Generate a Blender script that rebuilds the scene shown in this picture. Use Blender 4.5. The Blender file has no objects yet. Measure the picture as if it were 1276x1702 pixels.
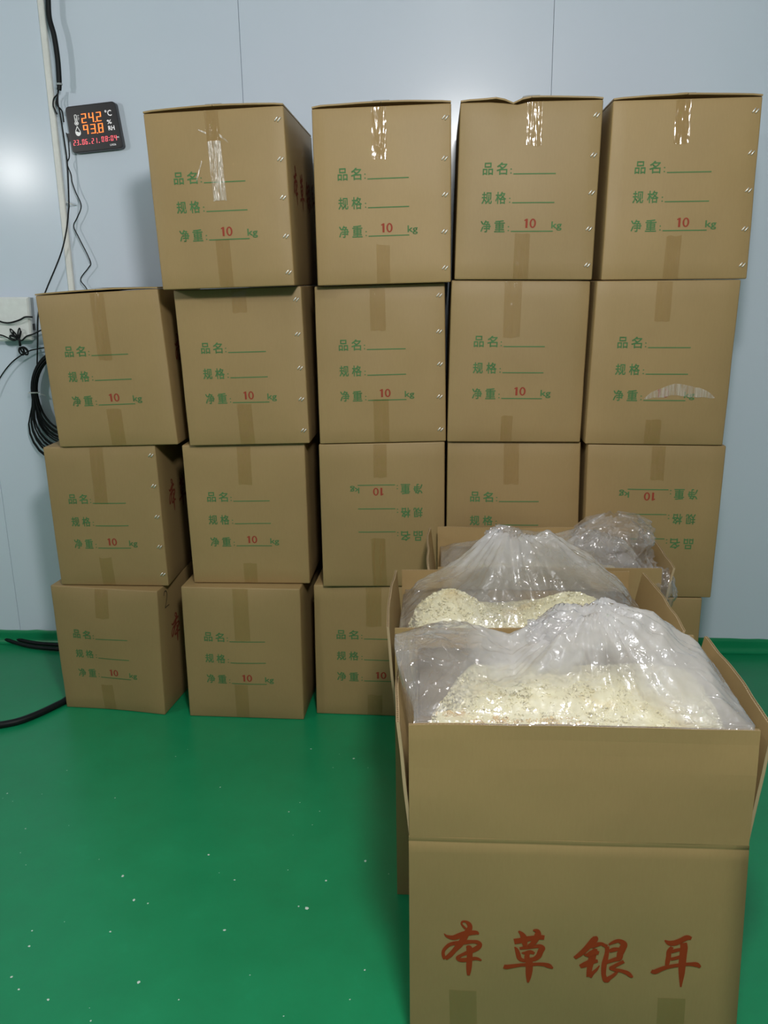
import bpy, bmesh, math, random
import numpy as np
from mathutils import Vector, Matrix, noise
random.seed(7)
S = bpy.context.scene
COL = S.collection
# ---- measured layout, in metres
CAM_F=1400.00
CAM_R=[0.99799, 0.061836, -0.01385]
CAM_U=[-0.002977, 0.264075, 0.964498]
CAM_W=[-0.063298, 0.962518, -0.263728]
BOX={
 (1, 1):[(-1.368, 2.7297, 0.4791), (-0.9672, 2.684, 0.4776), (-1.365, 2.7297, 0.0), (-0.9794, 2.684, 0.0)],
 (1, 2):[(-1.3336, 2.73, 0.9752), (-0.946, 2.73, 0.9836), (-1.3267, 2.73, 0.4811), (-0.94, 2.73, 0.4796)],
 (1, 3):[(-1.2922, 2.72, 1.4719), (-0.8892, 2.72, 1.4885), (-1.2696, 2.72, 0.9772), (-0.8631, 2.72, 0.9856)],
 (2, 1):[(-0.8828, 2.6848, 0.4948), (-0.4667, 2.6721, 0.4952), (-0.8879, 2.6848, 0.0), (-0.4717, 2.6721, 0.0)],
 (2, 2):[(-0.8518, 2.72, 0.983), (-0.4384, 2.72, 0.9906), (-0.8456, 2.72, 0.4968), (-0.4387, 2.72, 0.4972)],
 (2, 3):[(-0.8336, 2.7, 1.4828), (-0.4271, 2.7, 1.4904), (-0.8183, 2.7, 0.985), (-0.4181, 2.7, 0.9926)],
 (2, 4):[(-0.8561, 2.615, 1.9799), (-0.4446, 2.615, 1.9919), (-0.8395, 2.615, 1.4848), (-0.4327, 2.615, 1.4924)],
 (3, 1):[(-0.4263, 2.719, 0.4921), (0.0175, 2.7049, 0.4972), (-0.433, 2.719, 0.0), (0.009, 2.7049, 0.0)],
 (3, 2):[(-0.3888, 2.7, 0.9892), (0.0231, 2.7, 0.9971), (-0.3899, 2.7, 0.4941), (0.0236, 2.7, 0.4992)],
 (3, 3):[(-0.385, 2.695, 1.4884), (0.0205, 2.695, 1.4939), (-0.3838, 2.695, 0.9912), (0.0269, 2.695, 0.9991)],
 (3, 4):[(-0.3697, 2.66, 1.9886), (0.0361, 2.66, 1.9948), (-0.3695, 2.66, 1.4903), (0.0384, 2.66, 1.4959)],
 (4, 1):[(0.05, 2.69, 0.5005), (0.46, 2.69, 0.4993), (0.05, 2.69, 0.0), (0.46, 2.69, 0.0)],
 (4, 2):[(0.0321, 2.69, 0.9991), (0.4568, 2.69, 0.9971), (0.0296, 2.69, 0.5025), (0.4659, 2.69, 0.5013)],
 (4, 3):[(0.0412, 2.675, 1.5013), (0.4606, 2.675, 1.4945), (0.0305, 2.675, 1.0011), (0.452, 2.675, 0.9991)],
 (4, 4):[(0.0627, 2.665, 1.9952), (0.47, 2.665, 1.9937), (0.0494, 2.665, 1.5033), (0.4623, 2.665, 1.4965)],
 (5, 1):[(0.489, 2.655, 0.484), (0.8698, 2.655, 0.4816), (0.49, 2.655, 0.0), (0.8698, 2.655, 0.0)],
 (5, 2):[(0.4737, 2.655, 0.9961), (0.9006, 2.655, 0.9902), (0.4789, 2.655, 0.486), (0.8966, 2.655, 0.4836)],
 (5, 3):[(0.4749, 2.65, 1.4934), (0.8965, 2.65, 1.491), (0.463, 2.65, 0.9981), (0.8875, 2.65, 0.9922)],
 (5, 4):[(0.4955, 2.655, 1.988), (0.91, 2.655, 1.9883), (0.4879, 2.655, 1.4954), (0.914, 2.655, 1.493)],
}
SEAMS=[-1.8116, -0.7163, 0.3977]
TRIM=[-1.4214, -1.4329, -1.3984, -1.4099]
DISP=[(-1.3596, 3.27, 2.1304), (-1.172, 3.27, 2.1456), (-1.1541, 3.27, 1.9866), (-1.3484, 3.27, 1.9724)]
WBOX=[(-1.7119, 3.24, 1.4611), (-1.5764, 3.24, 1.4594), (-1.7205, 3.24, 1.2976), (-1.5825, 3.24, 1.3009)]
W_MAIN=[(-1.3627, 3.25, 2.5451), (-1.3696, 3.25, 2.4707), (-1.3721, 3.25, 2.4141), (-1.3616, 3.25, 2.3566), (-1.3577, 3.25, 2.2793), (-1.3614, 3.25, 2.2011), (-1.3649, 3.25, 2.1815)]
W_THIN=[(-1.3745, 3.265, 2.1847), (-1.3803, 3.265, 2.145), (-1.3761, 3.265, 2.1048), (-1.3711, 3.265, 2.0133), (-1.3693, 3.265, 1.9309), (-1.3781, 3.265, 1.8053), (-1.3829, 3.265, 1.7735), (-1.4008, 3.265, 1.6988), (-1.4344, 3.265, 1.6124), (-1.5097, 3.265, 1.4783), (-1.5455, 3.265, 1.402), (-1.5635, 3.265, 1.2875), (-1.5792, 3.265, 1.1825)]
W_ZIG=[(-1.3651, 3.275, 2.0433), (-1.3598, 3.275, 2.0207), (-1.3607, 3.275, 1.9837), (-1.3635, 3.275, 1.959), (-1.3739, 3.275, 1.9385), (-1.3633, 3.275, 1.9007), (-1.3619, 3.275, 1.8734), (-1.3521, 3.275, 1.8374), (-1.3366, 3.275, 1.7905), (-1.3576, 3.275, 1.7481), (-1.3738, 3.275, 1.7183), (-1.3586, 3.275, 1.6769), (-1.3235, 3.275, 1.5912), (-1.3332, 3.275, 1.5671), (-1.3685, 3.275, 1.5254), (-1.3488, 3.275, 1.4895), (-1.3394, 3.275, 1.4444)]
W_LOOPA=[(-1.3954, 3.27, 2.1503), (-1.4028, 3.27, 2.1264), (-1.4007, 3.27, 2.1062), (-1.3909, 3.27, 2.0939)]
W_TAILB=[(-1.3801, 3.27, 2.1659), (-1.3876, 3.27, 2.1501), (-1.3859, 3.27, 2.1361), (-1.3703, 3.27, 2.1156), (-1.3678, 3.27, 2.0792)]
W_TAILA=[(-1.3755, 3.27, 2.1857), (-1.3791, 3.27, 2.1739), (-1.3956, 3.27, 2.1583), (-1.4005, 3.27, 2.1364), (-1.3966, 3.27, 2.1223), (-1.3895, 3.27, 2.106)]
W_BIG=[(-1.7754, 3.27, 1.0881), (-1.7367, 3.27, 1.1524), (-1.6792, 3.27, 1.2134), (-1.6129, 3.27, 1.2527), (-1.5701, 3.27, 1.264), (-1.5255, 3.27, 1.2705)]
W_CROSS=[(-1.7097, 3.225, 1.3873), (-1.6784, 3.225, 1.3711), (-1.6455, 3.225, 1.3673), (-1.606, 3.225, 1.3771), (-1.5808, 3.225, 1.388), (-1.5523, 3.225, 1.3877)]
W_BUND=[(-1.7186, 3.225, 1.3238), (-1.6853, 3.225, 1.3212), (-1.6626, 3.225, 1.3118), (-1.6402, 3.225, 1.3002)]
W_BUND2=[(-1.6141, 3.24, 1.2989), (-1.5928, 3.24, 1.3147), (-1.5628, 3.24, 1.3236), (-1.5324, 3.24, 1.337), (-1.5026, 3.24, 1.3458)]
BUND_C=[(-1.6201, 3.225, 1.3068), (-1.6123, 3.225, 1.2747)]
COIL=[(-1.5989, 3.26, 1.0956), (-1.5747, 3.26, 1.1901), (-1.5251, 3.26, 1.2364), (-1.648, 3.26, 0.9437), (-1.5987, 3.26, 0.8401), (-1.5281, 3.26, 0.9066), (-1.5412, 3.26, 1.004)]
CLIP=[(-1.3818, 3.27, 1.8015)]
HOSE=[(-1.5935, 2.5605, 0.012), (-1.5356, 2.5752, 0.012), (-1.4835, 2.6024, 0.012), (-1.4407, 2.6514, 0.012), (-1.4027, 2.7152, 0.012), (-1.3773, 2.7716, 0.012), (-1.3684, 2.849, 0.012)]
CABLE2=[(-2.0491, 3.4067, 0.012), (-1.939, 3.3562, 0.012), (-1.8289, 3.3008, 0.012), (-1.731, 3.2657, 0.012), (-1.6173, 3.2505, 0.012), (-1.5361, 3.2468, 0.012)]
FLECK=[(-1.315, 2.189, 3), (-1.316, 2.164, 1), (-1.176, 2.022, 2), (-0.973, 2.18, 2), (-1.184, 2.321, 1.5), (-0.667, 2.249, 2.5), (-0.418, 2.48, 2.5), (-0.27, 2.427, 3), (-0.219, 2.375, 1.5), (-0.32, 2.451, 1), (-0.331, 2.371, 1.2), (-0.408, 2.18, 1.5), (-0.433, 2.133, 2), (-0.343, 2.14, 1.5), (-0.355, 2.075, 1.2), (-0.403, 2.027, 1), (-0.619, 1.933, 3), (-0.19, 1.926, 3.5), (-0.286, 1.845, 2.5), (-0.125, 1.878, 1.2), (-0.392, 1.881, 1.2), (-0.572, 1.862, 1.2), (-0.525, 1.837, 2.5), (-0.824, 1.838, 3.5), (-0.763, 1.752, 4), (-0.723, 1.742, 2), (-0.321, 1.744, 5), (-0.342, 1.749, 2), (-0.508, 1.661, 4), (-0.782, 1.643, 2.5), (-0.957, 1.589, 2.5), (-0.907, 1.67, 1.2), (-0.954, 1.498, 3), (-0.921, 1.465, 2.5), (-0.662, 1.498, 3.5), (-0.417, 1.529, 1.5), (-0.973, 1.638, 2), (-0.843, 1.441, 3), (-0.558, 1.455, 1.5), (-0.744, 1.424, 1.2), (-1.101, 1.87, 1.5), (-1.14, 1.918, 1.2), (-0.912, 1.901, 1.2), (-0.161, 1.556, 2), (-1.057, 2.042, 1), (-1.206, 2.19, 1), (-1.278, 2.15, 1.2), (-0.831, 2.46, 1.2), (-0.858, 2.416, 1.5), (-0.728, 1.392, 2), (-0.322, 1.424, 1.5), (-0.186, 1.473, 1.5)]
BRUSH=[[(0.0671, 0.2802, 0.001), (0.0729, 0.274, 0.0058), (0.0853, 0.2715, 0.0107), (0.0975, 0.277, 0.0126), (0.1097, 0.2825, 0.0126), (0.122, 0.2849, 0.0106), (0.1301, 0.2848, 0.0087), (0.1335, 0.2815, 0.0029)], [(0.1088, 0.2932, 0.0048), (0.1013, 0.3028, 0.0038), (0.1021, 0.3087, 0.0043), (0.1078, 0.3099, 0.0048), (0.1144, 0.3052, 0.0086), (0.1169, 0.2975, 0.0096), (0.1138, 0.2885, 0.0126), (0.109, 0.2795, 0.0126), (0.1034, 0.2664, 0.0127), (0.0969, 0.2552, 0.0127), (0.088, 0.2428, 0.0098), (0.079, 0.2304, 0.0099), (0.0699, 0.2209, 0.0079)], [(0.0699, 0.2209, 0.0079), (0.0666, 0.2268, 0.0069), (0.0657, 0.2368, 0.0064), (0.069, 0.245, 0.0069), (0.0771, 0.2543, 0.0078), (0.087, 0.2587, 0.0088), (0.0985, 0.2602, 0.0098), (0.11, 0.2627, 0.0097), (0.1223, 0.2642, 0.0078), (0.1313, 0.2636, 0.0088), (0.1371, 0.2589, 0.0078), (0.1331, 0.2517, 0.0108), (0.125, 0.2454, 0.0108), (0.1135, 0.2389, 0.0089), (0.1021, 0.2324, 0.0069), (0.0939, 0.226, 0.0069), (0.0972, 0.2211, 0.0089), (0.1055, 0.2205, 0.0099), (0.117, 0.223, 0.0089), (0.1269, 0.2255, 0.0079), (0.1335, 0.2247, 0.0069), (0.1402, 0.2215, 0.003)], [(0.1101, 0.2512, 0.0039), (0.115, 0.2509, 0.0108), (0.1168, 0.245, 0.0118), (0.1173, 0.2351, 0.0113), (0.117, 0.225, 0.0109), (0.1164, 0.2099, 0.0114), (0.1159, 0.1967, 0.0095), (0.1155, 0.1845, 0.005)], [(0.202, 0.2688, 0.0125), (0.2142, 0.2716, 0.0125), (0.2255, 0.2755, 0.0125), (0.2396, 0.2795, 0.0102), (0.2518, 0.2812, 0.0108), (0.2594, 0.2809, 0.0102)], [(0.2098, 0.2932, 0.0034), (0.2166, 0.2866, 0.0091), (0.2207, 0.2776, 0.0125), (0.2219, 0.2673, 0.0114), (0.2241, 0.2582, 0.0069)], [(0.2371, 0.2966, 0.0034), (0.2447, 0.2958, 0.009), (0.2468, 0.2879, 0.0125), (0.2434, 0.2774, 0.0125), (0.2372, 0.2656, 0.0103), (0.2298, 0.2596, 0.008)], [(0.2032, 0.2561, 0.0023), (0.2072, 0.2505, 0.0069), (0.2104, 0.2402, 0.0092), (0.2135, 0.2298, 0.0092), (0.2213, 0.2255, 0.0081), (0.2308, 0.2271, 0.0093), (0.2421, 0.2299, 0.0104), (0.2495, 0.2372, 0.0115), (0.253, 0.2478, 0.0115), (0.2555, 0.256, 0.0126), (0.2497, 0.2604, 0.0092), (0.2374, 0.2576, 0.0069), (0.2261, 0.2559, 0.008), (0.2129, 0.253, 0.0057)], [(0.217, 0.2428, 0.0023), (0.2246, 0.2431, 0.0081), (0.234, 0.2458, 0.0092), (0.2417, 0.2427, 0.0058)], [(0.2284, 0.2421, 0.0092), (0.2277, 0.2328, 0.0104), (0.2319, 0.2224, 0.0139), (0.2328, 0.2096, 0.014), (0.2326, 0.1978, 0.0129), (0.2321, 0.1848, 0.0094), (0.2315, 0.1729, 0.0035)], [(0.1834, 0.2097, 0.0093), (0.1892, 0.2088, 0.0105), (0.2035, 0.2118, 0.0087), (0.2178, 0.2148, 0.0076), (0.2311, 0.216, 0.0081), (0.2464, 0.2178, 0.0076), (0.2607, 0.2179, 0.0087), (0.2703, 0.2148, 0.0105), (0.2782, 0.2093, 0.0035)], [(0.3543, 0.2872, 0.0075), (0.3546, 0.281, 0.0138), (0.348, 0.2694, 0.0138), (0.3384, 0.2564, 0.0114), (0.3286, 0.2446, 0.0101), (0.3187, 0.2353, 0.0076)], [(0.3484, 0.2619, 0.0063), (0.3584, 0.2673, 0.0101), (0.3675, 0.2702, 0.0076), (0.3739, 0.2667, 0.0076), (0.3791, 0.2644, 0.0076)], [(0.3359, 0.2436, 0.0025), (0.3452, 0.244, 0.0114), (0.3542, 0.2495, 0.0127), (0.3645, 0.2487, 0.0076)], [(0.3578, 0.2585, 0.0076), (0.3542, 0.2482, 0.0127), (0.3518, 0.2355, 0.014), (0.3494, 0.2201, 0.0115), (0.3481, 0.2059, 0.0103), (0.3483, 0.1918, 0.0103)], [(0.33, 0.2154, 0.009), (0.3401, 0.2209, 0.0128), (0.3522, 0.2278, 0.0128), (0.3635, 0.2296, 0.0064)], [(0.3488, 0.1918, 0.0103), (0.3546, 0.2011, 0.0077), (0.3614, 0.2091, 0.0058), (0.3671, 0.2196, 0.0019)], [(0.3791, 0.2644, 0.0088), (0.3797, 0.2531, 0.0082), (0.3784, 0.2392, 0.0096), (0.3761, 0.2251, 0.0103), (0.3755, 0.2085, 0.0097), (0.3767, 0.1957, 0.0091), (0.3814, 0.1856, 0.0117), (0.3873, 0.191, 0.0091), (0.3962, 0.1991, 0.0071), (0.4019, 0.2071, 0.0052)], [(0.382, 0.2683, 0.0038), (0.3909, 0.2744, 0.0076), (0.4009, 0.2779, 0.0088), (0.4105, 0.2708, 0.0127), (0.4081, 0.2594, 0.014), (0.4047, 0.2479, 0.0127), (0.4033, 0.2377, 0.0115), (0.3932, 0.2335, 0.009), (0.3791, 0.2265, 0.0077)], [(0.3838, 0.2533, 0.0076), (0.3929, 0.2575, 0.0101), (0.402, 0.2591, 0.0063)], [(0.413, 0.2305, 0.0077), (0.404, 0.2251, 0.0077), (0.3941, 0.2182, 0.0077), (0.3881, 0.2141, 0.0064), (0.3976, 0.2107, 0.0077), (0.4091, 0.2087, 0.0078), (0.4207, 0.2041, 0.0091), (0.4273, 0.198, 0.0078), (0.4317, 0.1944, 0.0039)], [(0.4864, 0.2823, 0.0023), (0.4951, 0.2764, 0.0105), (0.5062, 0.2769, 0.0128), (0.5169, 0.283, 0.0116), (0.5274, 0.2897, 0.0116), (0.5359, 0.2878, 0.007)], [(0.5014, 0.2676, 0.007), (0.4966, 0.2571, 0.0094), (0.4965, 0.2456, 0.0094), (0.4955, 0.234, 0.0094), (0.4947, 0.2247, 0.0071)], [(0.5219, 0.2776, 0.0128), (0.5237, 0.2663, 0.0141), (0.5234, 0.2525, 0.0141), (0.5232, 0.2375, 0.0142), (0.5233, 0.2237, 0.0137), (0.524, 0.2086, 0.012), (0.5243, 0.1935, 0.0084), (0.5248, 0.1747, 0.003)], [(0.5004, 0.2561, 0.0082), (0.5094, 0.2599, 0.0082), (0.5185, 0.2626, 0.007)], [(0.5007, 0.2389, 0.0071), (0.5089, 0.2415, 0.0077), (0.5179, 0.2454, 0.0071)], [(0.4662, 0.2106, 0.0071), (0.4729, 0.2086, 0.0107), (0.4837, 0.2149, 0.0101), (0.4946, 0.2201, 0.0089), (0.5083, 0.2242, 0.0083), (0.5221, 0.2271, 0.0083), (0.536, 0.2289, 0.0077), (0.55, 0.2284, 0.0107), (0.5579, 0.2224, 0.0048)]]

# ---------------------------------------------------------------- camera, world, lamps, exposure
cam = bpy.data.cameras.new('camera'); camo = bpy.data.objects.new('camera', cam); COL.objects.link(camo)
cam.sensor_fit = 'HORIZONTAL'; cam.sensor_width = 36.0; cam.lens = CAM_F / 1276 * 36.0
cam.clip_start = 0.05; cam.clip_end = 50
m = Matrix.Identity(4)
for i in range(3):
    m[i][0] = CAM_R[i]; m[i][1] = CAM_U[i]; m[i][2] = -CAM_W[i]
m[2][3] = 1.5
camo.matrix_world = m
S.camera = camo
w = bpy.data.worlds.new('world'); S.world = w; w.use_nodes = True
w.node_tree.nodes['Background'].inputs[0].default_value = (0.6, 0.7, 0.8, 1)
w.node_tree.nodes['Background'].inputs[1].default_value = 0.05
S.view_settings.view_transform = 'Standard'; S.view_settings.look = 'None'
S.view_settings.exposure = 0.0; S.view_settings.gamma = 1.0; S.view_settings.use_curve_mapping = False

LAMP_MAIN = (0.17, 0.36, 2.38); LAMP_MAIN_W = 143.0
LAMP_LEFT = (-2.55, 1.30, 2.17); LAMP_LEFT_W = 34.0
FILL_BACK = (-0.8, -2.2, 2.72); FILL_BACK_W = 6.0  # added fill behind the viewer, set left to spare the right side

def point_lamp(loc, watts, radius, color):
    l = bpy.data.lights.new('lamp_light', 'POINT'); l.energy = watts; l.shadow_soft_size = radius; l.color = color
    o = bpy.data.objects.new('lamp_light', l); COL.objects.link(o); o.location = loc
    return o
L_MAIN = point_lamp(LAMP_MAIN, LAMP_MAIN_W, 0.13, (1.0, 0.965, 0.93))
L_LEFT = point_lamp(LAMP_LEFT, LAMP_LEFT_W, 0.06, (1.0, 0.97, 0.95))
L_FILL = point_lamp(FILL_BACK, FILL_BACK_W, 0.075, (1.0, 0.965, 0.93))

# ---------------------------------------------------------------- helpers
def empty(name, label, cat, loc=(0, 0, 0), group=None):
    o = bpy.data.objects.new(name, None); COL.objects.link(o); o.location = loc; o.empty_display_size = 0.05
    o['label'] = label; o['category'] = cat
    if group: o['group'] = group
    return o
def mesh(name, verts, faces, mat, parent=None, smooth=False, mats=None):
    me = bpy.data.meshes.new(name)
    me.from_pydata([tuple(map(float, v)) for v in verts], [], faces); me.update()
    for mt in (mats or [mat]): me.materials.append(mt)
    if smooth: me.polygons.foreach_set('use_smooth', [True] * len(me.polygons))
    o = bpy.data.objects.new(name, me); COL.objects.link(o)
    if parent is not None:
        o.parent = parent
        if parent.type == 'EMPTY': o.matrix_parent_inverse = Matrix.Translation(-Vector(parent.location))
    return o
class MB:
    def __init__(s): s.v = []; s.f = []; s.mi = []
    def add(s, v, f, mi=0):
        n = len(s.v); s.v += [tuple(a) for a in v]; s.f += [tuple(i + n for i in q) for q in f]; s.mi += [mi] * len(f)
    def box(s, lo, hi, mi=0):
        x0, y0, z0 = lo; x1, y1, z1 = hi
        s.add([(x0,y0,z0),(x1,y0,z0),(x1,y1,z0),(x0,y1,z0),(x0,y0,z1),(x1,y0,z1),(x1,y1,z1),(x0,y1,z1)],
              [(0,3,2,1),(4,5,6,7),(0,1,5,4),(1,2,6,5),(2,3,7,6),(3,0,4,7)], mi)
    def grid(s, P, mi=0, flip=False):
        n = len(P); k = len(P[0]); v = [p for r in P for p in r]
        f = []
        for i in range(n - 1):
            for j in range(k - 1):
                a = i * k + j; q = (a, a + 1, a + k + 1, a + k)
                f.append(q[::-1] if flip else q)
        s.add(v, f, mi)
    def tube(s, pts, r, seg=8, closed=False, mi=0):
        pts = [Vector(p) for p in pts]; n = len(pts); rings = []
        up = Vector((0.13, 0.97, 0.21))
        for i in range(n):
            a = pts[i - 1] if (i > 0 or closed) else pts[i]
            b = pts[(i + 1) % n] if (i < n - 1 or closed) else pts[i]
            t = (b - a).normalized(); x = t.cross(up)
            if x.length < 1e-4: x = t.cross(Vector((1, 0, 0)))
            x.normalize(); y = x.cross(t)
            rr = r[i] if isinstance(r, (list, tuple)) else r
            rings.append([pts[i] + rr * (math.cos(2*math.pi*k/seg) * x + math.sin(2*math.pi*k/seg) * y) for k in range(seg)])
        v = [p for rg in rings for p in rg]; f = []
        for i in range(n if closed else n - 1):
            for k in range(seg):
                a = i * seg + k; b = i * seg + (k + 1) % seg; c = ((i + 1) % n) * seg
                f.append((a, b, c + (k + 1) % seg, c + k))
        if not closed:
            f.append(tuple(range(seg))[::-1]); f.append(tuple((n - 1) * seg + k for k in range(seg)))
        s.add(v, f, mi)
    def build(s, name, mat, parent=None, smooth=False, mats=None):
        o = mesh(name, s.v, s.f, mat, parent, smooth, mats)
        if mats: o.data.polygons.foreach_set('material_index', s.mi)
        return o
def spline(pts, n=6, closed=False):
    P = [Vector(p) for p in pts]; N = len(P); out = []
    rng = N if closed else N - 1
    for i in range(rng):
        if closed: p0, p1, p2, p3 = P[i - 1], P[i], P[(i + 1) % N], P[(i + 2) % N]
        else: p0, p1, p2, p3 = P[max(i - 1, 0)], P[i], P[i + 1], P[min(i + 2, N - 1)]
        for k in range(n):
            t = k / n
            out.append(0.5 * ((2 * p1) + (p2 - p0) * t + (2*p0 - 5*p1 + 4*p2 - p3) * t*t + (3*p1 - p0 - 3*p2 + p3) * t**3))
    if not closed: out.append(P[-1])
    return out
def ss(a, b, x):
    t = min(1, max(0, (x - a) / (b - a))); return t * t * (3 - 2 * t)
def interp(x, xs, ys): return float(np.interp(x, xs, ys))

# ---------------------------------------------------------------- materials
def new_mat(name):
    mt = bpy.data.materials.new(name); mt.use_nodes = True
    nt = mt.node_tree; b = nt.nodes['Principled BSDF']
    return mt, nt, b
def node(nt, typ, **kw):
    n = nt.nodes.new(typ)
    for k, v in kw.items(): setattr(n, k, v)
    return n
def coords(nt, scale=(1, 1, 1), kind='Object'):
    tc = node(nt, 'ShaderNodeTexCoord'); mp = node(nt, 'ShaderNodeMapping'); mp.inputs['Scale'].default_value = scale
    nt.links.new(tc.outputs[kind], mp.inputs['Vector']); return mp.outputs[0]
def noise_n(nt, vec, scale, detail=3, rough=0.55):
    n = node(nt, 'ShaderNodeTexNoise'); n.inputs['Scale'].default_value = scale; n.inputs['Detail'].default_value = detail
    n.inputs['Roughness'].default_value = rough; nt.links.new(vec, n.inputs['Vector']); return n.outputs['Fac']
def ramp(nt, fac, stops):
    r = node(nt, 'ShaderNodeValToRGB'); e = r.color_ramp.elements
    while len(e) < len(stops): e.new(0.5)
    for i, (p, c) in enumerate(stops): e[i].position = p; e[i].color = (*c, 1)
    nt.links.new(fac, r.inputs[0]); return r.outputs['Color']
def bump(nt, h, strength, dist, b, prev=None):
    n = node(nt, 'ShaderNodeBump'); n.inputs['Strength'].default_value = strength; n.inputs['Distance'].default_value = dist
    nt.links.new(h, n.inputs['Height'])
    if prev is not None: nt.links.new(prev, n.inputs['Normal'])
    if b is not None: nt.links.new(n.outputs[0], b.inputs['Normal'])
    return n.outputs[0]
def mixc(nt, fac, a, b, mode='MIX'):
    n = node(nt, 'ShaderNodeMix', data_type='RGBA', blend_type=mode)
    for sock, v in ((n.inputs[0], fac), (n.inputs[6], a), (n.inputs[7], b)):
        if hasattr(v, 'links'): nt.links.new(v, sock)
        else: sock.default_value = v if isinstance(v, float) else (*v, 1)
    return n.outputs[2]
def simple(name, color, rough=0.5, metal=0.0, emit=None, estr=0.0, spec=0.5):
    mt, nt, b = new_mat(name)
    b.inputs['Base Color'].default_value = (*color, 1); b.inputs['Roughness'].default_value = rough
    b.inputs['Metallic'].default_value = metal; b.inputs['Specular IOR Level'].default_value = spec
    if emit: b.inputs['Emission Color'].default_value = (*emit, 1); b.inputs['Emission Strength'].default_value = estr
    # light wear grain
    v = coords(nt); f = noise_n(nt, v, 40, 3)
    c = mixc(nt, 1.0, color, ramp(nt, f, [(0.25, (0.9,) * 3), (0.75, (1.0,) * 3)]), 'MULTIPLY')
    nt.links.new(c, b.inputs['Base Color'])
    return mt

def kraft_mat(name, base):
    mt, nt, b = new_mat(name)
    v = coords(nt)
    oi = node(nt, 'ShaderNodeObjectInfo')
    big = noise_n(nt, v, 2.3, 3); fib = noise_n(nt, coords(nt, (90, 90, 14)), 3.0, 4, 0.65)
    lo = tuple(c * 0.92 for c in base); hi = tuple(c * 1.06 for c in base)
    c1 = ramp(nt, big, [(0.3, lo), (0.7, hi)])
    c2 = mixc(nt, 1.0, c1, ramp(nt, fib, [(0.3, (0.97, 0.965, 0.955)), (0.7, (1.02, 1.02, 1.02))]), 'MULTIPLY')
    rnd = ramp(nt, oi.outputs['Random'], [(0.0, (0.94, 0.94, 0.93)), (1.0, (1.05, 1.04, 1.02))])
    c3 = mixc(nt, 1.0, c2, rnd, 'MULTIPLY')
    nt.links.new(c3, b.inputs['Base Color'])
    b.inputs['Roughness'].default_value = 0.55; b.inputs['Specular IOR Level'].default_value = 0.45
    wv = node(nt, 'ShaderNodeTexWave', wave_type='BANDS', bands_direction='X'); wv.inputs['Scale'].default_value = 22
    wv.inputs['Distortion'].default_value = 0.4
    nt.links.new(coords(nt), wv.inputs['Vector'])
    n1 = bump(nt, wv.outputs['Fac'], 0.04, 0.0005, None)
    n2 = bump(nt, big, 0.22, 0.012, None, n1)
    bump(nt, fib, 0.06, 0.0004, b, n2)
    return mt
KRAFT = kraft_mat('kraft_board', (0.328, 0.226, 0.099))
KRAFT_IN = kraft_mat('kraft_inner', (0.36, 0.25, 0.125))
KRAFT_EDGE = kraft_mat('kraft_edge', (0.42, 0.32, 0.19))

def schlick(nt, f0, normal=None):
    lw = node(nt, 'ShaderNodeLayerWeight'); lw.inputs['Blend'].default_value = 0.5
    if normal is not None: nt.links.new(normal, lw.inputs['Normal'])
    p = node(nt, 'ShaderNodeMath', operation='POWER'); p.inputs[1].default_value = 4.0
    nt.links.new(lw.outputs['Facing'], p.inputs[0])
    q = node(nt, 'ShaderNodeMath', operation='MULTIPLY_ADD'); q.inputs[1].default_value = 1 - f0; q.inputs[2].default_value = f0
    nt.links.new(p.outputs[0], q.inputs[0]); return q.outputs[0]
def tape_mat():
    mt, nt, b = new_mat('clear_brown_tape')
    out = nt.nodes['Material Output']; nt.nodes.remove(b)
    tr = node(nt, 'ShaderNodeBsdfTransparent'); tr.inputs[0].default_value = (0.965, 0.935, 0.86, 1)
    gl = node(nt, 'ShaderNodeBsdfGlossy'); gl.inputs['Roughness'].default_value = 0.12
    mx = node(nt, 'ShaderNodeMixShader')
    v = coords(nt, (80, 80, 9)); h = noise_n(nt, v, 1.0, 1)
    h2 = noise_n(nt, coords(nt, (30, 30, 16)), 1.0, 2)
    n1 = bump(nt, h, 0.9, 0.005, None); n2 = bump(nt, h2, 0.9, 0.006, None, n1)
    nt.links.new(n2, gl.inputs['Normal'])
    nt.links.new(schlick(nt, 0.055), mx.inputs[0]); nt.links.new(tr.outputs[0], mx.inputs[1]); nt.links.new(gl.outputs[0], mx.inputs[2])
    nt.links.new(mx.outputs[0], out.inputs[0])
    return mt
TAPE = tape_mat()
def glint_tape_mat():                                  # wrinkled old tape over air; whitish base also paints in lamp glint
    mt, nt, b = new_mat('lifted_glint_tape')
    out = nt.nodes['Material Output']
    b.inputs['Base Color'].default_value = (0.70, 0.64, 0.54, 1); b.inputs['Roughness'].default_value = 0.22; b.inputs['Specular IOR Level'].default_value = 0.9
    tr = node(nt, 'ShaderNodeBsdfTransparent'); tr.inputs[0].default_value = (0.97, 0.95, 0.90, 1)
    f = noise_n(nt, coords(nt, (150, 150, 12)), 1.0, 2)
    mr = node(nt, 'ShaderNodeMapRange'); mr.inputs['From Min'].default_value = 0.35; mr.inputs['From Max'].default_value = 0.65; mr.inputs['To Min'].default_value = 0.18; mr.inputs['To Max'].default_value = 0.62
    nt.links.new(f, mr.inputs['Value'])
    bump(nt, f, 1.0, 0.005, b)
    mx = node(nt, 'ShaderNodeMixShader'); nt.links.new(mr.outputs[0], mx.inputs[0]); nt.links.new(tr.outputs[0], mx.inputs[1]); nt.links.new(b.outputs[0], mx.inputs[2])
    nt.links.new(mx.outputs[0], out.inputs[0]); return mt
TAPE_AIR_GLINT = glint_tape_mat()

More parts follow.
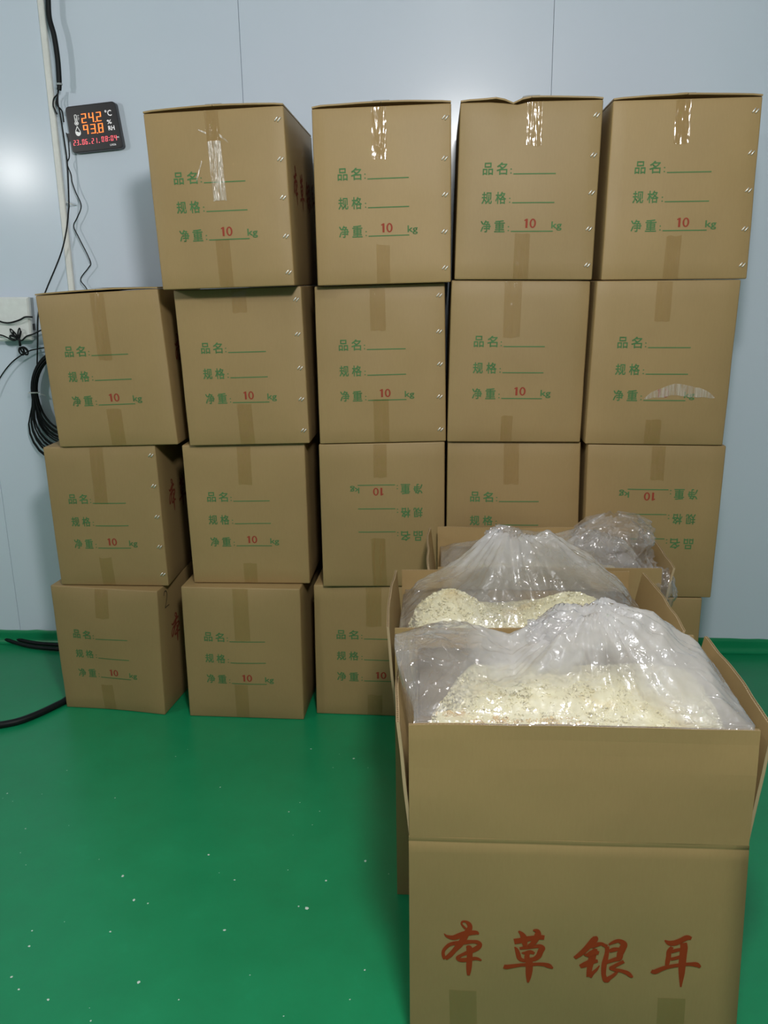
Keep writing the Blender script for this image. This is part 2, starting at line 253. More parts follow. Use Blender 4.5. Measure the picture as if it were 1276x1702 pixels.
def film_mat(name, haze_lo, haze_hi, seed):
    mt, nt, b = new_mat(name)
    out = nt.nodes['Material Output']; nt.nodes.remove(b)
    tr = node(nt, 'ShaderNodeBsdfTransparent'); tr.inputs[0].default_value = (0.97, 0.97, 0.97, 1)
    df = node(nt, 'ShaderNodeBsdfDiffuse'); df.inputs[0].default_value = (0.80, 0.79, 0.81, 1)
    tl = node(nt, 'ShaderNodeBsdfTranslucent'); tl.inputs[0].default_value = (0.80, 0.79, 0.81, 1)
    gl = node(nt, 'ShaderNodeBsdfGlossy'); gl.inputs['Roughness'].default_value = 0.09
    gl.inputs[0].default_value = (0.98, 0.97, 1.0, 1)
    v = coords(nt)
    at = node(nt, 'ShaderNodeAttribute', attribute_name='painted_haze')       # milky haze by position: bunched film plus painted lamp reflection
    hz = noise_n(nt, v, 9.0, 4, 0.6)
    hr = node(nt, 'ShaderNodeMath', operation='MULTIPLY_ADD'); hr.inputs[1].default_value = 0.5; hr.inputs[2].default_value = -0.25
    nt.links.new(hz, hr.inputs[0])
    ha = node(nt, 'ShaderNodeMath', operation='ADD', use_clamp=True); nt.links.new(hr.outputs[0], ha.inputs[0]); nt.links.new(at.outputs['Fac'], ha.inputs[1])
    hr = ha
    vw = node(nt, 'ShaderNodeTexVoronoi', feature='DISTANCE_TO_EDGE'); vw.inputs['Scale'].default_value = 10
    wn = node(nt, 'ShaderNodeTexNoise'); wn.inputs['Scale'].default_value = 6; wn.inputs['Detail'].default_value = 3; nt.links.new(v, wn.inputs['Vector'])
    vm = node(nt, 'ShaderNodeVectorMath', operation='MULTIPLY_ADD'); vm.inputs[1].default_value = (0.5, 0.5, 0.5)
    nt.links.new(wn.outputs['Color'], vm.inputs[0]); nt.links.new(v, vm.inputs[2]); nt.links.new(vm.outputs[0], vw.inputs['Vector'])
    w1 = noise_n(nt, coords(nt, (26, 26, 26)), 1.0, 3, 0.55)
    vr = node(nt, 'ShaderNodeMapRange', interpolation_type='SMOOTHSTEP'); vr.inputs['From Max'].default_value = 0.07; vr.inputs['To Min'].default_value = 1.0; vr.inputs['To Max'].default_value = 0.0
    nt.links.new(vw.outputs['Distance'], vr.inputs['Value'])
    n0 = bump(nt, vr.outputs[0], 0.8, 0.0032, None)
    n1 = bump(nt, w1, 0.6, 0.011, None, n0)
    m0 = node(nt, 'ShaderNodeMixShader'); m0.inputs[0].default_value = 0.5
    nt.links.new(df.outputs[0], m0.inputs[1]); nt.links.new(tl.outputs[0], m0.inputs[2])
    m1 = node(nt, 'ShaderNodeMixShader'); nt.links.new(hr.outputs[0], m1.inputs[0])
    nt.links.new(tr.outputs[0], m1.inputs[1]); nt.links.new(m0.outputs[0], m1.inputs[2])
    nt.links.new(n1, gl.inputs['Normal'])
    m2 = node(nt, 'ShaderNodeMixShader'); nt.links.new(schlick(nt, 0.085), m2.inputs[0])
    nt.links.new(m1.outputs[0], m2.inputs[1]); nt.links.new(gl.outputs[0], m2.inputs[2])
    nt.links.new(m2.outputs[0], out.inputs[0])
    return mt
FILM = film_mat('clear_plastic_film', 0.10, 0.52, 0)

def fungus_mat():
    mt, nt, b = new_mat('dried_white_fungus')
    v = coords(nt)
    n1 = noise_n(nt, v, 7, 4, 0.6); n2 = noise_n(nt, v, 55, 3)
    c = ramp(nt, n1, [(0.27, (0.66, 0.42, 0.13)), (0.34, (0.76, 0.64, 0.34)), (0.46, (0.82, 0.77, 0.51)), (0.75, (0.85, 0.82, 0.62))])
    c = mixc(nt, 1.0, c, ramp(nt, n2, [(0.3, (0.96, 0.94, 0.88)), (0.7, (1, 1, 1))]), 'MULTIPLY')
    nt.links.new(c, b.inputs['Base Color']); b.inputs['Roughness'].default_value = 0.7
    b.inputs['Subsurface Weight'].default_value = 0.0
    return mt
FUNGUS = fungus_mat()

def panel_mat():
    mt, nt, b = new_mat('painted_steel_panel')
    f = noise_n(nt, coords(nt, (0.7, 0.7, 0.5)), 2.0, 2)
    c = ramp(nt, f, [(0.3, (0.63, 0.72, 0.83)), (0.7, (0.66, 0.745, 0.85))])
    nt.links.new(c, b.inputs['Base Color'])
    b.inputs['Roughness'].default_value = 0.22; b.inputs['Specular IOR Level'].default_value = 0.3
    bump(nt, noise_n(nt, coords(nt), 3.0, 1), 0.05, 0.01, b)
    return mt
PANEL = panel_mat()
def floor_mat():
    mt, nt, b = new_mat('green_epoxy_paint')
    v = coords(nt)
    a = noise_n(nt, v, 1.3, 4, 0.6); d = noise_n(nt, v, 9, 5, 0.65); e = noise_n(nt, v, 60, 3)
    c = ramp(nt, a, [(0.3, (0.004, 0.225, 0.086)), (0.7, (0.007, 0.275, 0.110))])
    c = mixc(nt, 1.0, c, ramp(nt, d, [(0.3, (0.9, 0.92, 0.92)), (0.62, (1, 1, 1)), (0.8, (1.6, 1.12, 1.2))]), 'MULTIPLY')
    vo = node(nt, 'ShaderNodeTexVoronoi', feature='F1'); vo.inputs['Scale'].default_value = 34
    nt.links.new(v, vo.inputs['Vector'])
    nt.links.new(c, b.inputs['Base Color'])
    rr = node(nt, 'ShaderNodeMapRange'); rr.inputs['To Min'].default_value = 0.22; rr.inputs['To Max'].default_value = 0.45
    nt.links.new(d, rr.inputs['Value']); nt.links.new(rr.outputs[0], b.inputs['Roughness'])
    n1 = bump(nt, e, 0.12, 0.001, None); bump(nt, d, 0.15, 0.004, b, n1)
    return mt
FLOOR = floor_mat()
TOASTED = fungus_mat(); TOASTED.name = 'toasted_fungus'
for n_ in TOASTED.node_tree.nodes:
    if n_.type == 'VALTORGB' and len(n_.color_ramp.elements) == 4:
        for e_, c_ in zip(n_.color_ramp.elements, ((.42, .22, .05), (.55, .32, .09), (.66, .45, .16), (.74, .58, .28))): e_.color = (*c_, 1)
WHITE_WALL = simple('white_panel', (0.40, 0.43, 0.46), 0.5)
TRIMW = simple('ivory_plastic_trim', (0.82, 0.83, 0.80), 0.45)
GREEN_PRINT = simple('green_print', (0.085, 0.200, 0.075), 0.7, spec=0.2)
RED_PRINT = simple('red_print', (0.31, 0.055, 0.032), 0.7, spec=0.2)
BRUSH_RED = simple('brush_red_print', (0.31, 0.045, 0.011), 0.7, spec=0.2)
BRUSH_SHADED = simple('shaded_brush_print', (0.20, 0.045, 0.022), 0.7, spec=0.2)  # red brush print darkened for carton sides lying in shadow
MARKER = simple('black_marker', (0.015, 0.014, 0.013), 0.7)
STEEL = simple('staple_wire', (0.92, 0.90, 0.84), 0.38, 0.75)
BLACK = simple('black_cable', (0.007, 0.009, 0.010), 0.5, spec=0.25)
BLACK_PL = simple('black_plastic', (0.022, 0.021, 0.024), 0.4)
WHITE_PL = simple('white_plastic', (0.80, 0.84, 0.83), 0.4)
GREY_PL = simple('grey_plastic', (0.36, 0.40, 0.42), 0.45)
GLOW_INK = simple('glowing_white_ink', (0.8, 0.8, 0.8), 0.5, emit=(1, 1, 1), estr=0.25)  # meter print brightened by a faint glow of its own
LED_RED = simple('led_red', (0.3, 0.01, 0.01), 0.5, emit=(1.0, 0.12, 0.15), estr=3.0)
LED_ORANGE = simple('led_orange', (0.3, 0.05, 0.01), 0.5, emit=(1.0, 0.20, 0.035), estr=1.9)
LED_WHITE = simple('led_pale', (0.8, 0.8, 0.8), 0.5, emit=(1.0, 0.9, 0.9), estr=0.8)
FLECKM = simple('pale_paint_fleck', (0.62, 0.74, 0.66), 0.6)
BULB = simple('lamp_glass', (0.9, 0.9, 0.9), 0.4, emit=(1, 0.97, 0.94), estr=6.0)
COVE = FLOOR
# ---------------------------------------------------------------- room shell
WY = 3.30; XL, XR, YB, CZ = -3.6, 3.3, -3.4, 2.95
def struct(o): o['kind'] = 'structure'; return o
mb = MB(); mb.box((XL, YB, -0.1), (XR, WY + 0.1, 0.0)); floor = struct(mb.build('floor', FLOOR))
mb = MB(); mb.box((XL, YB, CZ), (XR, WY + 0.1, CZ + 0.1)); struct(mb.build('ceiling', WHITE_WALL))
mb = MB(); mb.box((XL - 0.1, YB, 0), (XL, WY + 0.1, CZ)); struct(mb.build('wall_left', WHITE_WALL))
mb = MB(); mb.box((XR, YB, 0), (XR + 0.1, WY + 0.1, CZ)); struct(mb.build('wall_right', WHITE_WALL))
mb = MB(); mb.box((XL, YB - 0.1, 0), (XR, YB, CZ)); struct(mb.build('wall_front', WHITE_WALL))
mb = MB(); mb.box((XL, WY + 0.012, 0), (XR, WY + 0.1, CZ)); wall = struct(mb.build('wall_back', GREY_PL))
step = (SEAMS[2] - SEAMS[0]) / 2; xs = [SEAMS[0] + step * k for k in range(-1, 5)]
xs = [XL] + [x for x in xs if XL + 0.1 < x < XR - 0.1] + [XR]
for x0, x1 in zip(xs[:-1], xs[1:]):
    g = 0.0007; bv = 0.0009; mb = MB()
    prof = [(x0 + g, WY + 0.012), (x0 + g, WY + bv), (x0 + g + bv, WY), (x1 - g - bv, WY), (x1 - g, WY + bv), (x1 - g, WY + 0.012)]
    mb.grid([[(x, y, z) for z in (0.0, CZ)] for x, y in prof], flip=True)
    mb.build('panel', PANEL, wall)
# cable trunking strip on the wall
tx = (TRIM[0] + TRIM[1]) / 2; tx2 = (TRIM[2] + TRIM[3]) / 2
mb = MB(); d = 0.014
prof = [(tx, WY - 0.0002), (tx, WY - d + 0.003), (tx + 0.003, WY - d), (tx2 - 0.003, WY - d), (tx2, WY - d + 0.003), (tx2, WY - 0.0002)]
mb.grid([[(x, y, z) for z in (0.07, CZ)] for x, y in prof], flip=True)
struct(mb.build('trim_1', TRIMW))
# green cove painted up the foot of the wall, with a wavy brushed top edge
mb = MB(); rows = []
N = 300
for i in range(N + 1):
    x = XL + (XR - XL) * i / N
    top = 0.058 + 0.006 * noise.noise((x * 3.1, 0, 0)) + 0.003 * noise.noise((x * 17, 3, 0))
    r = 0.02 + 0.004 * noise.noise((x * 2, 9, 0))
    pr = [(WY - 0.0003, top), (WY - 0.003, top - 0.002), (WY - 0.0045, top * 0.7)]
    for k in range(5):
        a = k / 4 * math.pi / 2
        pr.append((WY - 0.0045 - r * (1 - math.cos(a)), r * (1 - math.sin(a)) + 0.0008 * (k == 4) + 0.0005))
    rows.append([(x, y, z) for y, z in pr])
mb.grid(rows, flip=False)
struct(mb.build('baseboard_back', COVE, None, True))
# paint flecks on the floor
mb = MB()
for (x, y, s) in FLECK:
    r = s * 0.0011; n = 7; off = random.random() * 6
    ring = [(x + r * (0.6 + 0.7 * random.random()) * math.cos(off + 2*math.pi*k/n), y + r * (0.6 + 0.9 * random.random()) * math.sin(off + 2*math.pi*k/n), 0.0008) for k in range(n)]
    mb.add(ring + [(x, y, 0.0016)], [(k, (k + 1) % n, n) for k in range(n)])
fl = mb.build('paint_flecks', FLECKM, floor); fl['kind'] = 'stuff'

# lamps (outside the frame; the back one is added fill)
def lamp(loc, light, label):
    o = empty('pendant_lamp', label, 'lamp', (loc[0], loc[1], CZ))
    mb = MB(); mb.tube([(loc[0], loc[1], CZ), (loc[0], loc[1], loc[2] + 0.13)], 0.006); mb.build('cord', BLACK, o, True)
    mb = MB(); mb.tube([(loc[0], loc[1], loc[2] + 0.15), (loc[0], loc[1], loc[2] + 0.09), (loc[0], loc[1], loc[2] + 0.085)], [0.02, 0.032, 0.03], 20); mb.build('socket', WHITE_PL, o, True)
    light.parent = o; light.matrix_parent_inverse = Matrix.Translation(-Vector(o.location))
lamp(LAMP_MAIN, L_MAIN, 'bare pendant bulb hanging above the three open cartons')
lamp(LAMP_LEFT, L_LEFT, 'bare pendant bulb hanging low on the left side of room')
lamp(FILL_BACK, L_FILL, 'added fill bulb hanging at the rear behind the viewer')

# ---------------------------------------------------------------- lettering
def text_mesh(s, offset=0.0, res=2):
    c = bpy.data.curves.new('t', 'FONT'); c.body = s; c.size = 1.0; c.offset = offset; c.resolution_u = res; c.fill_mode = 'FRONT'
    o = bpy.data.objects.new('t', c); COL.objects.link(o)
    dg = bpy.context.evaluated_depsgraph_get(); me = bpy.data.meshes.new_from_object(o.evaluated_get(dg))
    v = [tuple(q.co) for q in me.vertices]; f = [tuple(q.vertices) for q in me.polygons]
    bpy.data.objects.remove(o); bpy.data.curves.remove(c); bpy.data.meshes.remove(me)
    a = np.array(v); lo = a.min(0); hi = a.max(0)
    return [((x - lo[0]) / (hi[0] - lo[0]), (y - lo[1]) / (hi[1] - lo[1])) for x, y, z in v], f
def place(u0, u1, v0, v1, glyph):                     # v runs downwards
    P, F = glyph
    return [(u0 + (u1 - u0) * x, v1 + (v0 - v1) * y) for x, y in P], F
def bold(g, d):
    P, F = g; n = len(P); V = []; Q = []
    for k, (a, b_) in enumerate(((-d, -d), (d, -d), (-d, d), (d, d), (0, 0))):
        V += [(x * (1 - 2 * d) + d + a, y * (1 - 2 * d) + d + b_) for x, y in P]; Q += [tuple(i + k * n for i in f) for f in F]
    return V, Q
G = {c: bold(text_mesh(c), 0.016) for c in '品名规格净重'}; G[':'] = text_mesh(':')
G_KG = bold(text_mesh('kg'), 0.014); G_10 = None
def ten():
    V = [(.12, 0), (.30, 0), (.30, 1), (.17, 1), (0, .86), (.03, .74), (.12, .80)]; F = [(0, 1, 2, 3, 6), (3, 4, 5, 6)]
    n = 28; k = len(V)
    for i in range(n):
        a = 2 * math.pi * i / n; V += [(.73 + .27 * math.cos(a), .5 + .515 * math.sin(a)), (.73 + .125 * math.cos(a), .5 + .37 * math.sin(a))]
    F += [(k + 2*i, k + 2*((i + 1) % n), k + 2*((i + 1) % n) + 1, k + 2*i + 1) for i in range(n)]
    return V, F
G_10 = ten()
LABEL = []                                             # (verts uv, faces)
def bar(u0, u1, v, h):
    n = 10; P = []; F = []
    for i in range(n + 1):
        P += [(u0 + (u1 - u0) * i / n, v - h / 2), (u0 + (u1 - u0) * i / n, v + h / 2)]
    for i in range(n): F.append((2*i + 1, 2*i + 3, 2*i + 2, 2*i))
    return P, F
for (a, b_, vt, vb, vl) in (('品', '名', .331, .400, .396), ('规', '格', .494, .563, .557), ('净', '重', .655, .724, .719)):
    LABEL.append(place(.176, .249, vt, vb, G[a])); LABEL.append(place(.274, .350, vt, vb, G[b_]))
    LABEL.append(place(.371, .382, vt + .034, vb - .006, G[':'])); LABEL.append(bar(.394, .695, vl, .0062))
LABEL.append(place(.682, .757, .664, .716, G_KG))
WEIGHT = [place(.487, .572, .648, .700, G_10)]

BR = []
def ribbon(pts, lift):
    P = spline([(a[0], 0, a[1]) for a in pts], 5); Wd = spline([(a[2], 0, 0) for a in pts], 5)
    L = []
    for i, q in enumerate(P):
        t = (P[min(i + 1, len(P) - 1)] - P[max(i - 1, 0)]); t = Vector((t.x, 0, t.z))
        t.normalize(); nrm = Vector((-t.z, 0, t.x)); h = max(0.0006, Wd[i].x * 0.5)
        L.append([(q + nrm * h), (q - nrm * h)])
    return L

# ---------------------------------------------------------------- sealed cartons
DEPTH = 0.56
class Carton:
    """a stuffed carton: eight corners, faces that bulge, rounded edges"""
    def __init__(s, key, q, bulge):
        s.key = key; s.q = [Vector(a) for a in q]; s.b = bulge; s.seed = key[0] * 7.3 + key[1] * 3.1
        yaw = (q[1][1] - q[0][1]) / (q[1][0] - q[0][0]); s.D = .50 if key[0] == 1 else DEPTH; s.dv = Vector((-yaw * s.D, s.D, 0)); s.dents = []
        s.W = q[1][0] - q[0][0]; s.H = q[0][2] - q[2][2]
    def pt(s, u, v, d):                                  # u right, v down, d deep: each 0..1
        TL, TR, BL, BR_ = s.q
        p = (TL * (1 - u) + TR * u) * (1 - v) + (BL * (1 - u) + BR_ * u) * v + s.dv * d
        mu, mv, md = [max(0.0, a * (1 - a) * 4) for a in (u, v, d)]
        nz = noise.noise((u * 2.2 + s.seed, v * 2.2, d * 2.0)) * 0.5 + 0.9
        front = s.b * nz * (mu ** .8) * (mv ** .7) * ss(0.5, 0.0, d)
        side = 0.45 * s.b * nz * (md ** .8) * (mv ** .7)
        p = p + Vector((side * (ss(0.5, 1, u) - ss(0.5, 0, u)), -front, 0))
        sag = 0.004 * noise.noise((u * 3 + s.seed, v * 3.3, 5.1)) * mv
        p.y += sag
        for (du, dvv, r, dp) in s.dents:
            g = math.exp(-((u - du) ** 2 + ((v - dvv) * 1.15) ** 2) / (r * r)) * ss(.4, 0, d)
            p.y += dp * g; p.z -= dp * g * 0.7 * ss(0.3, 0, v)
        return p
    def front(s, u, v, off):
        e = 0.002
        p = s.pt(u, v, 0)
        n = (s.pt(u + e, v, 0) - s.pt(u - e, v, 0)).cross(s.pt(u, v - e, 0) - s.pt(u, v + e, 0)).normalized()
        if n.y > 0: n = -n
        return p + n * off
    def right(s, d, v, off):
        return s.pt(1, v, d) + Vector((off, 0, 0))
    def body(s, parent):
        r = 0.0045
        def cs(n, L): return [0, r * .35 / L, r / L] + [r / L + (1 - 2 * r / L) * k / n for k in range(1, n)] + [1 - r / L, 1 - r * .35 / L, 1]
        U = cs(10, s.W); V = cs(10, s.H); D = cs(8, s.D); mb = MB()
        def rd(u, v, d):
            L = (s.W, s.H, s.D); a = [u * L[0], v * L[1], d * L[2]]
            c = [min(max(a[i], r), L[i] - r) for i in range(3)]; dl = Vector([a[i] - c[i] for i in range(3)])
            if dl.length > 1e-6: dl = dl.normalized() * r
            return s.pt(*[(c[i] + dl[i]) / L[i] for i in range(3)])
        mb.grid([[rd(u, v, 0) for u in U] for v in V]); mb.grid([[rd(u, v, 1) for u in U] for v in V], flip=True)
        mb.grid([[rd(1, v, d) for d in D] for v in V]); mb.grid([[rd(0, v, d) for d in D] for v in V], flip=True)
        mb.grid([[rd(u, 0, d) for u in U] for d in D]); mb.grid([[rd(u, 1, d) for u in U] for d in D], flip=True)
        o = mb.build('body', KRAFT, parent, True)
        bm = bmesh.new(); bm.from_mesh(o.data); bmesh.ops.remove_doubles(bm, verts=bm.verts, dist=0.0002)
        bmesh.ops.recalc_face_normals(bm, faces=bm.faces); bm.to_mesh(o.data); bm.free()
        return o
    def print_on(s, name, parts, mat, parent, flip, off=0.0009):
        mb = MB()
        for P, F in parts:
            mb.add([s.front(1 - u if flip else u, 1 - v if flip else v, off) for u, v in P], F)
        return mb.build(name, mat, parent)
    def tape(s, u0, u1, v0, v1, parent, slant=0.0, off=0.0012, n=14, jag=0.0, mat=None):
        mb = MB(); rows = []
        for i in range(n + 1):
            v = v0 + (v1 - v0) * i / n; row = []
            for k in range(5):
                u = u0 + (u1 - u0) * k / 4 + slant * (v - v0)
                vv = v + (jag * noise.noise((k * 1.7, v0 * 9, s.seed)) if (i == n and v1 < .9) or (i == 0 and v0 > .1) else 0)
                row.append(s.front(u, min(max(vv, .006), .994), off + 0.0008 * noise.noise((k * 1.3 + s.seed, v * 30, 2.0))))
            rows.append(row)
        mb.grid(rows, flip=True); return mb.build('tape', mat or TAPE, parent, True)
    def staple(s, u, v, parent):
        mb = MB()
        for k in (-1, 1):
            c = s.front(u, v, 0.0006); L = 0.0085; sx = 0.0042 * k
            a = c + Vector((sx - L * .5, 0, -L * .62 - k * .001)); b = c + Vector((sx + L * .5, 0, L * .62 - k * .001)); mid = (a + b) / 2 + Vector((0, -0.0022, 0.0006))
            mb.tube([a, a * .7 + mid * .3 + Vector((0, -.0011, 0)), mid, b * .7 + mid * .3 + Vector((0, -.0011, 0)), b], 0.0021, 6)
        return mb.build('staple', STEEL, parent, True)
    def flaps(s, parent, bow):
        for side in (0, 1):
            mb = MB(); rt = []; rb = []
            for i in range(9):
                t = i / 8; a = []; b = []
                for k in range(9):
                    d = k / 8; u = (0.002 + t * 0.4965) if side == 0 else (0.5015 + t * 0.4965)
                    mu = u * (1 - u) * 4
                    z = bow * (0.35 + 0.65 * mu) * (0.4 + 0.6 * noise.noise((u * 3 + s.seed, d * 2, side * 4.0)) ** 2 + .4 * mu) + 0.0008
                    if u < .004 or u > .996: z = 0.0006
                    for du, dvv, r, dp in s.dents:
                        if dvv < .1: z -= 0.5 * dp * math.exp(-(u - du) ** 2 / (r * r)) * ss(.3, 0, d)
                    p = s.pt(u, 0, d * .992 + .001) ; p.z += z; p.y -= 0.003 * ss(.12, 0, d)
                    a.append(p + Vector((0, 0, 0.0045))); b.append(p)
                rt.append(a); rb.append(b)
            mb.grid(rt, flip=True); mb.grid(rb)
            for e in ([r[0] for r in rt], [r[0] for r in rb]), ([r[-1] for r in rt][::-1], [r[-1] for r in rb][::-1]), (rt[0][::-1], rb[0][::-1]), (rt[-1], rb[-1]):
                mb.grid([e[0], e[1]])
            mb.build('flap', KRAFT, parent, False)
        mb = MB()
        mb.grid([[s.pt(u, 0, d) + Vector((0, 0, 0.0072 + bow * .95)) for u in (.44, .47, .5, .53, .56)] for d in np.linspace(.01, .99, 12)], flip=True)
        mb.build('tape', TAPE, parent, True)
# key: (label, top tape, bottom tape, staples, flipped, bulge)
INFO = {
 (2, 4): ('brown carton with long silvery tape over its printing, leftmost carton of the top row', (.435, .535, .006, .50, .03), (.44, .545, .72, .994, .0), 5),
 (3, 4): ('stapled brown carton in the top row, directly right of the carton with long silvery tape', (.43, .535, .006, .29, 0), (.45, .55, .77, .994, 0), 5),
 (4, 4): ('brown carton in the top row with a notched, dented top edge', (.47, .58, .006, .24, .03), (.425, .535, .73, .994, 0), 5),
 (5, 4): ('rightmost brown carton of the top row, its stapled edge against the bare wall', (.425, .53, .006, .24, 0), (.425, .53, .75, .994, -.02), 5),
 (1, 3): ('brown carton on top of the leftmost, three-high column, beside the white wall box', (.445, .56, .006, .43, 0), (.45, .57, .75, .994, 0), 0),
 (2, 3): ('brown carton shaded by the overhanging carton with long silvery tape above it', (.455, .57, .006, .15, 0), (.425, .545, .73, .994, .02), 5),
 (3, 3): ('stapled brown carton under the second carton of the top row', (.425, .545, .006, .28, 0), (.435, .555, .715, .994, .0), 5),
 (4, 3): ('brown carton with crumpled right edge, below the carton with the notched top', (.385, .51, .006, .34, 0), (.40, .485, .83, .994, 0), 0),
 (5, 3): ('brown carton with a tape scrap smeared across its weight printing', (.42, .53, .006, .24, 0), (.425, .54, .84, .994, 0), 0),
 (1, 2): ('stapled brown carton in the middle of the leftmost column', (.415, .535, .006, .40, 0), (.39, .505, .79, .994, .04), 5),
 (2, 2): ('brown carton, second up from the floor in the second column from left', (.45, .56, .006, .28, 0), (.44, .555, .85, .994, 0), 0),
 (3, 2): ('brown carton with upside-down printing, third column, left of the open cartons', (.435, .54, .006, .23, 0), (.405, .52, .65, .994, .03), 0),
 (4, 2): ('brown carton with upright printing partly hidden behind the rearmost open carton', (.425, .54, .006, .28, 0), None, 0),
 (5, 2): ('brown carton with upside-down printing in the rightmost column, beside the bare wall', (.465, .565, .006, .22, 0), None, 0),
 (1, 1): ('brown carton on the floor with a handwritten 2 on its right side', (.42, .545, .006, .23, 0), (.385, .50, .78, .994, .03), 0),
 (2, 1): ('brown carton on the floor, right of the one with the handwritten 2', (.435, .565, .006, .39, .02), (.415, .53, .73, .994, 0), 0),
 (3, 1): ('brown carton on the floor half hidden by the left sides of open cartons', (.41, .53, .006, .30, 0), (.42, .54, .83, .994, 0), 0),
 (4, 1): ('brown carton on the floor wholly behind the open cartons, fourth column', (.42, .53, .006, .25, 0), None, 0),
 (5, 1): ('brown carton at the bottom of the rightmost column, only a sliver showing', (.42, .53, .006, .25, 0), None, 0),
}
BULGE = {(1, 1): .014, (2, 1): .010, (1, 3): .009, (2, 4): .009, (5, 1): .003, (4, 1): .003, (5, 2): .004}
CART = {}
def brush_on(fn, parent, x0, z0, sc, name='brush_print', mat=None):
    mb = MB()
    for i, st in enumerate(BRUSH):
        L = ribbon(st, 0)
        mb.grid([[fn((p.x + x0) * sc, p.z * sc + z0, 0.0008 + 0.00006 * (i % 7)) for p in r] for r in L])
    return mb.build(name, mat or BRUSH_RED, parent)
for key, (label, top, bot, nst) in INFO.items():
    q = BOX[key]; c = Carton(key, q, BULGE.get(key, .006)); CART[key] = c
    cx = (q[2][0] + q[3][0]) / 2
    root = empty('carton', label, 'carton', (cx, q[2][1] + DEPTH / 2, q[2][2]), 'sealed cartons stacked along the wall'); c.root = root
    if key == (4, 4): c.dents = [(.37, .0, .06, .012), (.40, .12, .05, .003)]
    if key == (4, 3): c.dents = [(.97, .55, .04, .010), (1.0, .62, .03, .006), (1.0, .03, .03, .006)]
    if key == (3, 3): c.dents = [(.06, .10, .08, .006)]
    if key == (1, 1): c.dents = [(.5, .93, .45, .012)]
    if key == (2, 1): c.dents = [(.92, .12, .12, .005)]
    c.body(root)
    flip = key in ((3, 2), (5, 2))
    lab = c.print_on('label_print', LABEL, GREEN_PRINT, root, flip); lab['label'] = 'green printed form lines'
    wt = c.print_on('weight_print', WEIGHT, RED_PRINT, root, flip); wt['label'] = 'red printed number ten'
    if key == (2, 4):
        c.tape(top[0], top[1], top[2], .22, root, top[4], jag=.012)
        c.tape(top[0] + .008, top[1] + .004, .17, top[3], root, top[4], off=.0022, jag=.006, mat=TAPE_AIR_GLINT)['label'] = 'silvery lifted tape, lamp glint painted pale'  # whitish strip laid where the lamp glints on the tape
    else: c.tape(top[0], top[1], top[2], top[3], root, top[4], jag=.012)
    if bot: c.tape(bot[0], bot[1], bot[2], bot[3], root, bot[4], jag=.012)
    for k in range(nst):
        if key == (2, 4): uu = .955 + .008 * k / 4
        else: uu = .958 - .004 * (k % 2)
        c.staple(uu, (.075, .29, .505, .71, .915)[k] + .008 * random.uniform(-1, 1), root)
    if key[1] == 4 or key == (1, 3): c.flaps(root, .010 if key[1] == 4 else .006)
    if key[0] == 1 or key == (2, 4):
        brush_on(lambda a, z, off, c=c: c.right(a / c.D, min(max(1 - z / c.H, 0.01), .99), off + .0006), root, 0.03, 0.07, .90, mat=BRUSH_SHADED)
    if key == (1, 1):
        pts = spline([(.055, .075), (.062, .058), (.083, .055), (.095, .075), (.086, .105), (.068, .135), (.057, .150), (.060, .155), (.085, .150), (.110, .152)] and
                     [(.055, 0, .075), (.064, 0, .057), (.083, 0, .055), (.094, 0, .075), (.085, 0, .108), (.066, 0, .140), (.060, 0, .150), (.085, 0, .149), (.112, 0, .150)], 4)
        mb = MB(); rows = []
        for i, p_ in enumerate(pts):
            t = pts[min(i + 1, len(pts) - 1)] - pts[max(i - 1, 0)]; n_ = Vector((-t.z, 0, t.x))  .normalized() * .0026
            rows.append([c.right(((p_ + n_ * sg).x * .62 + .012) / c.D, ((p_ + n_ * sg).z * .62 - .012) / c.H, .0012) for sg in (1, -1)])
        mb.grid(rows); hw = mb.build('handwritten_number', MARKER, root); hw['label'] = 'black marker number two'
    if key == (5, 3):
        mb = MB(); T = []; Bm = []
        for i in range(22):
            u = .40 + .50 * i / 21; mid = .70 - .045 * math.sin((u - .40) / .5 * math.pi) + .02 * noise.noise((u * 9, 1, 1)); h = .034 * (math.sin(math.pi * i / 21) ** .6) + .004 * noise.noise((u * 40, 0, 0)) + .002
            T.append(c.front(u, mid - h, .0016)); Bm.append(c.front(u, mid + h, .0016))
        mb.grid([T, Bm]); sc = mb.build('tape_scrap', TAPE_AIR_GLINT, root); sc['label'] = 'whitish torn scrap of old tape'
    if key == (2, 4):
        for (a, b_, w_) in (((.53, .13), (.585, .17), .02), ((.39, .27), (.34, .38), .012), ((.44, .12), (.38, .10), .012)):
            mb = MB(); mb.grid([[c.front(a[0], a[1], .0016), c.front(b_[0], b_[1], .0016)], [c.front(a[0] + w_ * .3, a[1] + w_, .0016), c.front(b_[0] + w_ * .4, b_[1] + w_ * .7, .0016)]])
            mb.build('tape_scrap', TAPE_AIR_GLINT, root)
g2 = lambda x, y, cx, cy, sx, sy: math.exp(-((x - cx) / sx) ** 2 - ((y - cy) / sy) ** 2)
